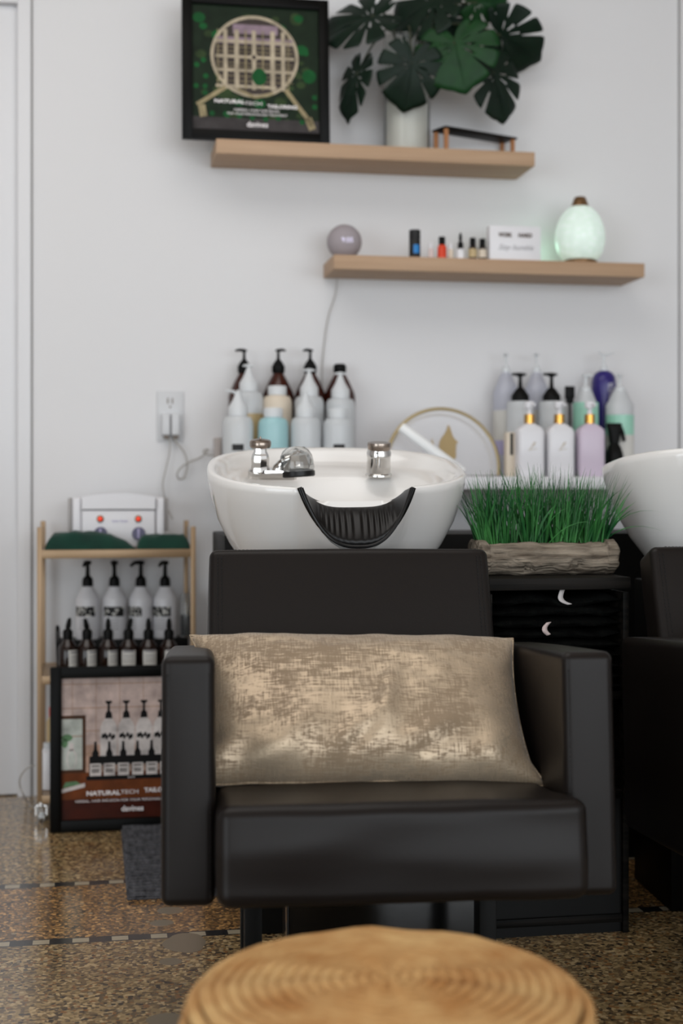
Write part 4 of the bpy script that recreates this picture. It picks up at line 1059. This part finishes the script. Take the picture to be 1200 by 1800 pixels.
SEATM = Matrix.Translation((0, -.09, .43)) @ Matrix.Rotation(radians(-5), 4, 'X') @ Matrix.Translation((0, .09, -.43))
seat = pad2('seat', -.2485, .2485, -.09, .47, .295, .432, .020, SEATM, .006, chair, wr=.004, cuts=34)
for v in seat.data.vertices:                       # the cushion front spreads a little past the right arm
    if v.co.x > .15 and v.co.y < 0: v.co.x += .016 * min(1, -v.co.y / .02) * min(1, (v.co.x - .15) / .08)
# reclined backrest, built upright then laid back
BM_ = Matrix.Translation((0, .400, .40)) @ Matrix.Rotation(radians(-20.5), 4, 'X')
backh = (.749 - .40) / cos(radians(20.5)) + .006
brest = pad2('backrest', -.2560, .2470, 0, .085, 0, backh, .014, BM_, .004, chair)
bm = bmesh.new()
for xx in (-.2495 + .008, -.2495 + .015, .2495 - .017, .2495 - .024):
    for k in range(52):
        z = backh - .016 - k * .0068; tube(bm, [BM_ @ Vector((xx, -.0016, z)), BM_ @ Vector((xx, -.0016, z - .004))], .0008, 5)
    finish('stitching', bm, 'thread', brest); bm = bmesh.new()
for k in range(66):
    x = -.225 + k * .0069; tube(bm, [BM_ @ Vector((x, .012, backh + .0006)), BM_ @ Vector((x + .004, .012, backh + .0006))], .0007, 5)
finish('stitching', bm, 'thread', brest)
for s in (-1, 1):
    for yy in (.235, .46): box('leg', 'black', chair, s * .188 - .014, s * .188 + .014, yy, yy + .05, 0, .30 if yy < .4 else .30, .002)
box('pedestal', 'glossblack', chair, -.125, .215, .40, .56, 0, .30, .004)
box('under_frame', 'black', chair, -.21, .21, .20, .52, .262, .30, .003)

# ================================================================== BASIN
basin = thing('shampoo_basin', 'white ceramic shampoo basin behind the left chair, fully in view', 'basin', CLOC, CROT, 'white shampoo basins')
BA, BB, BC = .2600, .245, .865            # semi axes, centre y (local)
def zrim(x, yl):                          # the rim plane rises towards the wall
    u = (yl - (BC - BB)) / (2 * BB)
    return .861 + .092 * u
NS = 128
def notch(x, half, soft):
    a = abs(x - NX0) / .107
    if a >= 1: return 0.0
    n_ = 1 - a ** 2.3
    return n_ if n_ > .12 else n_ * n_ / .24 + .06 * n_ / .12
NX0 = .018
def ring_pts(a, b, cy, zf, n=2.5):
    out = []
    for k in range(NS):
        t = 2 * pi * (k + .5) / NS - pi / 2; ct, st = cos(t), sin(t)
        x = a * math.copysign(abs(ct) ** (2 / n), ct); yl = cy + b * math.copysign(abs(st) ** (2 / n), st)
        out.append(Vector((x, yl, zf(x, yl))))
    return out
ZB = .66
def outer(frac, na):                      # frac 0 bottom .. 1 rim
    def f(x, yl):
        nx = notch(x * (1.0), .012, .105) if yl < BC else 0
        zt = zrim(x, yl) - .118 * nx
        return ZB + (zt - ZB) * frac
    return f
secs = []
outl = [(0.00, .50, .38, 0.020), (0.06, .60, .44, 0.014), (.20, .715, .55, 0.01), (.38, .83, .67, 0.006), (.58, .92, .79, 0.003), (.78, .975, .905, 0.0), (.92, .998, .975, 0), (.985, .998, .998, 0), (1.0, .985, .985, 0)]
for fr, ka, kb, cyo in outl: secs.append(ring_pts(BA * ka, BB * kb, BC + cyo, outer(fr, 0)))
def inner(drop, nd, half=.012, soft=.095):
    def f(x, yl):
        nx = notch(x, half, soft) if yl < BC else 0
        return zrim(x, yl) - drop - nd * nx
    return f
secs.append(ring_pts(BA * .955, BB * .955, BC, inner(.0005, .105)))
secs.append(ring_pts(BA * .925, BB * .92, BC, inner(.004, .085)))
secs.append(ring_pts(BA * .905, BB * .895, BC, inner(.014, .060)))
secs.append(ring_pts(BA * .880, BB * .865, BC, inner(.026, .02)))
secs.append(ring_pts(BA * .85, BB * .83, BC - .002, inner(.031, .0)))
secs.append(ring_pts(BA * .80, BB * .66, BC - .034, inner(.035, 0)))       # deck
secs.append(ring_pts(BA * .76, BB * .60, BC - .040, inner(.050, 0)))
secs.append(ring_pts(BA * .66, BB * .50, BC - .040, lambda x, yl: .775))
secs.append(ring_pts(BA * .50, BB * .38, BC - .035, lambda x, yl: .735))
secs.append(ring_pts(BA * .20, BB * .16, BC - .03, lambda x, yl: .72))
bm = bmesh.new(); rings(bm, secs, True, True, True); finish('bowl', bm, 'ceramic', basin, angle=70)
# neck rest saddle
bm = bmesh.new(); NSX, NTY = 200, 14; g = []
for i in range(NSX + 1):
    s = -1 + 2 * i / NSX; row = []
    for j in range(NTY + 1):
        t = j / NTY
        xo = .103 * math.copysign(abs(s) ** .85, s) ; xi = .098 * math.copysign(abs(s) ** .80, s)
        x = xo + (xi - xo) * t
        zf = .757 + .108 * abs(s) ** 2.3; zi = .832 + .026 * abs(s) ** 3
        sm = t ** .8
        z = zf + (zi - zf) * sm + .010 * sin(pi * t) * (1 - abs(s) ** 2)
        yl = (BC - BB) - .026 + .030 * (abs(s) ** 2) + t * (.075 - .02 * abs(s) ** 2)
        rib = .0011 * sin(s * 62) * max(0, 1 - (abs(s) / .72) ** 6) * sin(pi * min(1, t * 1.35)) ** 1.0 * (t < .74)
        row.append(Vector((NX0 + x, yl - rib * .5, z + rib)))
    g.append(row)
vt = [[bm.verts.new(p) for p in r] for r in g]
for i in range(NSX):
    for j in range(NTY): bm.faces.new((vt[i][j], vt[i + 1][j], vt[i + 1][j + 1], vt[i][j + 1]))
nr = finish('neck_rest', bm, 'rubber', basin, angle=80)
sm = nr.modifiers.new('solid', 'SOLIDIFY'); sm.thickness = .009; sm.offset = -1
bm = bmesh.new(); tube(bm, [p + Vector((0, -.001, -.002)) for p in g_] if False else [r[0] + Vector((0, 0, -.003)) for r in g], .0034, 8); finish('neck_rest_bead', bm, 'rubber', nr)
box('pedestal', 'black', basin, -.17, .17, BC - .13, BC + .12, 0, ZB + .004, .004)
# local pixel helper for things on the basin deck
inv = (Matrix.Translation(CLOC) @ Matrix.Rotation(CROT, 4, 'Z')).inverted()
def L(px, py, dy): return inv @ W(px, py, dy)
def deckz(x, yl): return zrim(x, yl) - .033
# vacuum breaker and base plate (left)
dyf = 2.90
P = L(457, 838, dyf); bxx, byy = P.x, P.y; bz = deckz(bxx, byy) + .001
RT = Matrix.Translation((bxx, byy, bz)) @ Matrix.Scale(1.13, 4) @ Matrix.Rotation(radians(10), 4, 'X')
bm = bmesh.new()
rs = []
for (k, z) in ((1, 0), (1, .013), (.94, .017)):
    ring = []
    for q in range(40):
        t = 2 * pi * q / 40; ct, st = cos(t), sin(t)
        ring.append(RT @ Vector((.022 + .044 * k * math.copysign(abs(ct) ** .6, ct), .018 * k * math.copysign(abs(st) ** .6, st) - .004 * ct, z)))
    rs.append(ring)
rings(bm, rs); bp_ = finish('faucet_base', bm, 'chrome', basin)
bm = bmesh.new(); s = 1 / FPX * 2.92
lathe(bm, [(.0005, .010), (.0165, .010), (.018, .014), (.0155, .026), (.0165, .036), (.0145, .044), (.0115, .050), (.0115, .058), (.0005, .058)], 8, M4=RT)
finish('vacuum_breaker', bm, 'chrome', bp_, angle=25)
bm = bmesh.new(); lathe(bm, [(.0005, .057), (.0185, .057), (.0195, .060), (.0195, .067), (.0175, .070), (.006, .0725), (.0005, .0725)], 28, M4=RT); lathe(bm, [(.0005, .072), (.002, .072), (.0015, .076), (.0005, .077)], 10, M4=RT)
finish('breaker_cap', bm, 'bronzechrome', bp_)
bm = bmesh.new(); hh = L(521, 812, dyf - .01)
tube(bm, spline([RT @ Vector((.030, 0, .008)), RT @ Vector((.036, 0, .022)), RT @ Vector((.048, -.002, .032)), RT @ Vector((.060, -.004, .036))], 4), [.013] * 4 + [.0115] * 5 + [.010] * 4, 16); finish('mixer_neck', bm, 'chrome', bp_)
# clear dome lever handle
bm = bmesh.new(); Hc = Matrix.Translation(hh) @ Matrix.Rotation(radians(-4), 4, 'Y') @ Matrix.Scale(1.12, 4)
lathe(bm, [(.0005, -.018), (.031, -.018), (.032, -.012), (.0315, 0), (.029, .012), (.024, .021), (.016, .027), (.0005, .029)], 30, M4=Hc); hd = finish('mixer_handle', bm, 'acrylic', bp_)
bm = bmesh.new(); lathe(bm, [(.0005, -.028), (.030, -.028), (.0325, -.026), (.0325, -.0175), (.0005, -.0175)], 30, M4=Hc); finish('handle_band', bm, 'rubber', hd)
bm = bmesh.new(); lathe(bm, [(.0005, -.016), (.022, -.016), (.024, -.008), (.018, .010), (.0005, .018)], 9, M4=Hc); finish('handle_core', bm, 'chrome', hd, smooth=False)
# sprayer holder (right)
P = L(665, 828, 2.93); rx, ry = P.x, P.y; rz = deckz(rx, ry)
RH = Matrix.Translation((rx, ry, rz - .003)) @ Matrix.Rotation(radians(9), 4, 'X') @ Matrix.Diagonal((1.12, 1.12, 1.0, 1.0))
bm = bmesh.new(); lathe(bm, [(.0005, 0), (.0245, 0), (.0255, .002), (.0250, .005), (.0225, .007), (.0220, .040), (.0230, .0415), (.0230, .050), (.0215, .053), (.0215, .058), (.0005, .058)], 32, M4=RH); sh = finish('sprayer_holder', bm, 'chrome', basin)
bm = bmesh.new(); rs = []
for (z, k, o_) in ((.050, .93, 0), (.062, .98, -.001), (.068, 1.0, -.001), (.071, .97, -.001)):
    rs.append([RH @ Vector((.0222 * k * cos(2 * pi * q / 32), .0222 * k * sin(2 * pi * q / 32) + o_, z + .0)) for q in range(32)])
rings(bm, rs); finish('sprayer_head', bm, 'bronzechrome', sh)

# second unit: chair and basin
def second(root, label):
    c = copy_tree(root); c.location = root.location + STEP; c['label'] = label; return c
second(chair, 'black leatherette armchair cut off at the right edge, mostly in shade')
b2 = second(basin, 'white ceramic shampoo basin cut off at the right edge, tipped back')
b2.location.x += .022
piv = Vector((0, BC, .90))
for ch in list(b2.children):               # its taps are not in the photo
    if ch.name.startswith('faucet_base'):
        for g2 in list(ch.children_recursive): bpy.data.objects.remove(g2)
        bpy.data.objects.remove(ch); continue
    if not ch.name.startswith('pedestal'):
        ch.matrix_local = Matrix.Translation(piv + Vector((0, 0, .012))) @ Matrix.Rotation(radians(-17), 4, 'X') @ Matrix.Translation(-piv) @ ch.matrix_local

# ================================================================== CABINETS
cab = thing('storage_cabinet', 'black wooden open cabinet standing between the two chairs', 'cabinet', (0.885, -1.46, 0))
kw = .143
box('cabinet_top', 'blackwood', cab, -kw, kw, -.01, .33, .667, .690, .001)
for s in (-1, 1): box('side_panel', 'blackwood', cab, *sorted((s * kw, s * (kw - .012))), 0, .33, 0, .660, .001)
for z in (.02, .26, .452): box('shelf_board', 'blackwood', cab, -kw + .012, kw - .012, .004, .32, z, z + .016, .001)
box('back_panel', 'black', cab, -kw + .012, kw - .012, .32, .33, .0, .660, 0)
box('plinth', 'black', cab, -kw + .012, kw - .012, .01, .03, 0, .26, 0)
rear = thing('back_cabinet', 'long black cabinet standing behind the two basins', 'cabinet', (0, 0, 0))
box('cabinet_body', 'black', rear, .292, 1.90, -.93, -.62, 0, .758, .003)

def folded(label, x0, x1, y0, y1, z0, z1, seed, tagpos=None, tagm='tag'):
    t = thing('folded_towel', label, 'towel', ((x0 + x1) / 2, (y0 + y1) / 2, z0), 0, 'black towels folded in the cabinet')
    hw, hy, h = (x1 - x0) / 2, (y1 - y0) / 2, z1 - z0
    bm = bmesh.new(); layers = 3
    for l in range(layers):
        za, zb = h * l / layers, h * (l + 1) / layers
        rs = []
        for i in range(25):
            u = i / 24; x = -hw + 2 * hw * u
            dz = .35 * (zb - za) * noise.noise(Vector((u * 5, l * 2.2 + seed, seed))) * (1 if 0 < l else .3)
            if l == 0: dz = max(0, dz)
            e = min(1, u * 9, (1 - u) * 9) ** .5 if 0 < u < 1 else .15
            ring = []
            for q in range(16):
                a = 2 * pi * q / 16; ca, sa = cos(a), sin(a)
                yy = hy * math.copysign(abs(ca) ** .35, ca) + .008 * noise.noise(Vector((u * 6, l + seed, q)))
                zz = (za + zb) / 2 + (zb - za) * .49 * e * math.copysign(abs(sa) ** .7, sa) + dz * (.4 if l == 0 else 1)
                ring.append(Vector((x, yy, max(zz, 0))))
            rs.append(ring)
        rings(bm, rs)
    finish('towel_folds', bm, 'towel', t, angle=60)
    if tagpos:
        pts = [Vector(p) - t.location for p in tagpos]
        bm = bmesh.new(); sp_ = spline(pts, 5); wdt = .0055
        va = [bm.verts.new(p + Vector((-wdt, -.001, 0))) for p in sp_]; vb = [bm.verts.new(p + Vector((wdt, .002, .001))) for p in sp_]
        for i in range(len(sp_) - 1): bm.faces.new((va[i], va[i + 1], vb[i + 1], vb[i]))
        o = finish('care_label', bm, tagm, t, angle=70); s_ = o.modifiers.new('solid', 'SOLIDIFY'); s_.thickness = .0008
    return t
tx0, tx1 = .885 - kw + .014, .885 + kw - .014
dt = 2.63
folded('folded black towel, topmost in the cabinet, with a curled white care label', tx0, tx1, -1.452, -1.20, .590, .655, 1, [W(989, 1036, dt), W(985, 1050, dt - .004), W(990, 1058, dt - .006), W(1002, 1063, dt - .002)])
folded('folded black towel, middle of the stack, with a small pinkish care label', tx0, tx1, -1.450, -1.20, .528, .588, 9, [W(965, 1094, dt), W(958, 1102, dt - .004), W(958, 1110, dt - .006), W(965, 1117, dt - .002)], 'pinktin')
folded('folded black towel at the bottom of the visible stack', tx0, tx1, -1.452, -1.20, .469, .526, 17)

# ================================================================== GRASS PLANTER
lp = W(952, 1018, 2.70)
pl = thing('grass_planter', 'artificial grass in a driftwood log planter on the black cabinet', 'planter', (W(954, 1000, 2.735).x, -1.345, .690), radians(3))
HL = .146
bm = bmesh.new(); rs = []; NXL = 70
for i in range(NXL + 1):
    u = -1 + 2 * i / NXL; x = u * HL
    rad = .0365 + .004 * noise.noise(Vector((u * 2.1, 0, 5))) + (.003 if abs(u) > .85 else 0)
    ring = []
    for q in range(40):
        a = 2 * pi * q / 40
        nz = noise.noise(Vector((x * 24, cos(a) * 2.2, sin(a) * 2.2 + 9))) * .0045 + noise.noise(Vector((x * 45, cos(a) * 9, sin(a) * 9))) * .0028
        for (ku, ka, kr) in ((.38, 3.55, .016), (-.30, 3.75, .011), (.40, 3.55, .006)):
            d2 = ((x - ku * HL) / kr) ** 2 + ((a - ka) * .036 / kr) ** 2
            nz += .0045 * math.exp(-d2) * cos(sqrt(d2) * 4.5)
        # a: 0 = +y, pi/2 = up, pi = -y (front)
        R = rad + nz
        xx = x + (.004 * noise.noise(Vector((a * 2, 3, u))) if abs(u) > .93 else 0)
        z = .034 + R * sin(a) * .98; z = max(z, .0)
        if sin(a) > .72: z = min(z, .034 + R * .80 + .002 * noise.noise(Vector((x * 50, a, 0))))
        if u < -.86 or u > .84: z = z if sin(a) < .5 else z + .004
        ring.append(Vector((xx, R * 1.15 * cos(a) * 1.0, z)))
    rs.append(ring)
# shrink the ends slightly for a broken-off look
for ring, k in ((rs[0], .90), (rs[-1], .92)):
    c0 = sum(ring, Vector()) / len(ring)
    for p in ring: p.y = c0.y + (p.y - c0.y) * k; p.z = c0.z + (p.z - c0.z) * k
rings(bm, rs); finish('log', bm, 'bark', pl, angle=50)
bm = bmesh.new(); rg = random.Random(11)
def blade(base, dirv, ln, wd, bend, tw):
    n = 7; up = Vector((0, 0, 1)); pts = []
    p = Vector(base); d = Vector(dirv).normalized()
    side = d.cross(Vector((cos(tw), sin(tw), 0))).normalized()
    vs = []
    for k in range(n + 1):
        t = k / n; ww_ = wd * (1 - t ** 2.2) + .0001
        vs.append((bm.verts.new(p - side * ww_), bm.verts.new(p + side * ww_)))
        p = p + d * (ln / n); d = (d + Vector((dirv[0], dirv[1], -.55)) * bend * .16 * (t + .3)).normalized()
    for a, b in zip(vs[:-1], vs[1:]): bm.faces.new((a[0], a[1], b[1], b[0]))
for tuft in range(26):
    tx = -HL * .86 + 2 * HL * .84 * (tuft % 13) / 12 + rg.uniform(-.006, .006); ty = -.012 + .026 * (tuft // 13) + rg.uniform(-.004, .004)
    for b_ in range(34):
        a = rg.uniform(0, 2 * pi); sp_ = rg.uniform(.02, .34)
        edge = (tx / HL)
        d = (cos(a) * sp_ + edge * .16, sin(a) * sp_ * .7, 1)
        ln = rg.uniform(.08, .178) * (1 - .12 * abs(edge))
        blade((tx + cos(a) * .006, ty + sin(a) * .005, .052), d, ln, rg.choice((.0007, .0009, .0011, .0016)), rg.uniform(.1, .9), rg.uniform(0, pi))
    for b_ in range(4):
        a = rg.uniform(0, 2 * pi)
        blade((tx, ty, .052), (cos(a) * .35 + tx / HL * .2, sin(a) * .25 - .05, 1), rg.uniform(.10, .15), rg.uniform(.0022, .0036), rg.uniform(.5, 1.6), rg.uniform(0, pi))
for (x_, d_, ln, bd) in ((.115, (.55, -.1, 1), .165, 3.2), (.112, (.75, -.15, .8), .15, 3.4), (.11, (.42, -.1, 1), .15, .5), (-.115, (-.45, -.2, 1), .13, 1.6), (-.118, (-.35, -.1, 1), .12, 1.2), (-.02, (.30, -.35, 1), .13, 2.0), (.0, (.55, -.4, .9), .12, 2.2), (.05, (-.5, -.35, .8), .12, 2.2)):
    blade((x_, -.012, .052), d_, ln, .0014, bd, .4)
g = finish('grass_blades', bm, 'grass', pl, smooth=True, angle=80); g['kind'] = 'stuff'

# ================================================================== PILLOWS
def pillow(name, label, loc, rotz, w_, h_, thick, lean, m, seed, group):
    t = thing(name, label, 'cushion', loc, rotz, group)
    bm = bmesh.new(); NU, NV = 84, 56
    Rl = Matrix.Rotation(-lean, 4, 'X')
    def pt(u, v, side):
        # outline pulled in along the sides so the corners point out
        x = u * w_ / 2 * (1 - .055 * (1 - u * u) * 0 - .050 * (1 - v * v) ** 1.0)
        z = v * h_ / 2 * (1 - .045 * (1 - u * u))
        e = max(0, (1 - u ** 4)) ** .55 * max(0, (1 - v ** 4)) ** .55
        yb = thick / 2 * e
        if side < 0:
            wrk = 0
            # gathers rising from the lower seam
            lowf = max(0, -v) ** 2.0
            wrk += .007 * 2.2 * lowf * sin(u * 15 + 1.3 * sin(v * 5) + seed) * e
            wrk += .009 * math.exp(-((u - .10 - (v + .5) * .12) / .06) ** 2) * math.exp(-((v + .25) / .5) ** 2)
            wrk -= .012 * math.exp(-((u - .02 - (v + .6) * .5) / .06) ** 2) * math.exp(-((v + .75) / .22) ** 2)
            wrk -= .012 * math.exp(-((u + .93) / .10) ** 2) * math.exp(-((v + .62) / .10) ** 2)
            wrk -= .010 * math.exp(-((u - .35 - (v + .8) * .9) / .09) ** 2) * math.exp(-((v + .8) / .2) ** 2)
            wrk += .0045 * noise.noise(Vector((u * 3.4 + seed, v * 3, 1))) * e + .0022 * noise.noise(Vector((u * 9, v * 8, seed))) * e
            yy = -yb * (1.0 + .20 * -v) - wrk
        else: yy = yb * .9
        if abs(u) > .999 or abs(v) > .999: yy = 0
        if u < -.8 and v > .7: x -= .012 * ((-u - .8) / .2) * ((v - .7) / .3)
        if u > .8 and v < -.7: x += .014 * ((u - .8) / .2) * ((-v - .7) / .3)
        zz = z + .004 * noise.noise(Vector((u * 4, seed, 3))) * (abs(v) > .9)
        return Rl @ Vector((x, yy, zz))
    F = [[bm.verts.new(pt(-1 + 2 * i / NU, -1 + 2 * j / NV, -1)) for j in range(NV + 1)] for i in range(NU + 1)]
    Bk = [[(F[i][j] if i in (0, NU) or j in (0, NV) else bm.verts.new(pt(-1 + 2 * i / NU, -1 + 2 * j / NV, 1))) for j in range(NV + 1)] for i in range(NU + 1)]
    for i in range(NU):
        for j in range(NV):
            bm.faces.new((F[i][j], F[i + 1][j], F[i + 1][j + 1], F[i][j + 1]))
            bm.faces.new((Bk[i][j], Bk[i][j + 1], Bk[i + 1][j + 1], Bk[i + 1][j]))
    zmin = min(v.co.z for v in bm.verts)
    for v in bm.verts: v.co.z -= zmin
    body = finish('cushion_cover', bm, m, t, angle=80)
    bm = bmesh.new(); edge = []
    for i in range(NU + 1): edge.append((-1 + 2 * i / NU, -1))
    for j in range(1, NV + 1): edge.append((1, -1 + 2 * j / NV))
    for i in range(NU - 1, -1, -1): edge.append((-1 + 2 * i / NU, 1))
    for j in range(NV - 1, 0, -1): edge.append((-1, -1 + 2 * j / NV))
    tube(bm, [pt(u, v, 1) - Vector((0, 0, zmin)) for u, v in edge], .0014, 6, closed=True); finish('seam', bm, m, body)
    return t
ploc = Matrix.Translation(CLOC) @ Matrix.Rotation(CROT, 4, 'Z') @ Vector((-.020, .222, .402))
pw = pillow('lumbar_cushion', 'taupe and gold metallic linen cushion on the left chair', ploc, CROT + radians(-1), .525, .292, .135, radians(46), 'pillow', 2, 'cushions on the chairs')
pw.rotation_euler.y = radians(1.0)
ploc2 = Matrix.Translation(CLOC + STEP) @ Matrix.Rotation(CROT, 4, 'Z') @ Vector((.028, .235, .402))
pillow('lumbar_cushion', 'cream cushion corner on the right chair at the photo edge', ploc2, CROT, .48, .31, .13, radians(42), 'whitepillow', 5, 'cushions on the chairs')

# ================================================================== POUF
pf = thing('jute_pouf', 'round pouf with coiled golden jute top in the foreground', 'pouf', (.308, -2.611, 0))
bm = bmesh.new()
lathe(bm, [(.001, .0), (.170, .0), (.195, .02), (.212, .08), (.217, .17), (.214, .25), (.206, .295), (.190, .312), (.10, .322), (.001, .324)], 64); finish('pouf_body', bm, 'knitdark', pf, angle=60)
bm = bmesh.new(); pts = []; rs_ = []; turns = 15; n = 15 * 56; rj = random.Random(4)
for k in range(n + 1):
    t = k / n; r = .006 + .204 * t; a = 2 * pi * turns * t
    z = .330 + .010 * (1 - (r / .21) ** 2) - (.016 * max(0, (r - .185) / .025) ** 2) + .0012 * sin(k * .9)
    pts.append((r * cos(a), r * sin(a), z)); rs_.append(.0082 + .0008 * sin(k * 1.35) + .0005 * rj.uniform(-1, 1))
tube(bm, pts, rs_, 8); finish('coiled_rope_top', bm, 'jute', pf, angle=80)
bm = bmesh.new()
for (zz, rr) in ((.300, .2105), (.284, .214), (.268, .2165)):
    tube(bm, [((rr + .0015 * sin(k * 2.2)) * cos(2 * pi * k / 90), (rr + .0015 * sin(k * 2.2)) * sin(2 * pi * k / 90), zz + .0015 * sin(k * 1.4)) for k in range(90)], .0085, 8, closed=True)
finish('braided_edge', bm, 'jute', pf, angle=80)
bm = bmesh.new(); rk = random.Random(8)
for k in range(46):
    a = rk.uniform(0, 2 * pi); r0 = rk.uniform(.15, .21); z0 = .327 - (.02 if r0 > .2 else 0)
    p0 = Vector((r0 * cos(a), r0 * sin(a), z0 + .004)); d = Vector((cos(a + rk.uniform(-1, 1)), sin(a + rk.uniform(-1, 1)), rk.uniform(.2, .8))) * .012
    tube(bm, [p0, p0 + d * .5, p0 + d + Vector((0, 0, -.002))], [.0006, .0005, .0003], 4)
o = finish('loose_fibres', bm, 'jute', pf); o['kind'] = 'stuff'
kp = W(1030, 1768, 1.475)
bm = bmesh.new()
for (dx, dy_, dz, r) in ((0, 0, 0, .010), (.006, .003, -.008, .008)): lathe(bm, [(.0005, -r), (r * .7, -r * .7), (r, 0), (r * .7, r * .7), (.0005, r)], 12, c=(.2085 + dx, .012 + dy_, .308 + dz))
finish('rope_knot', bm, 'white', pf)
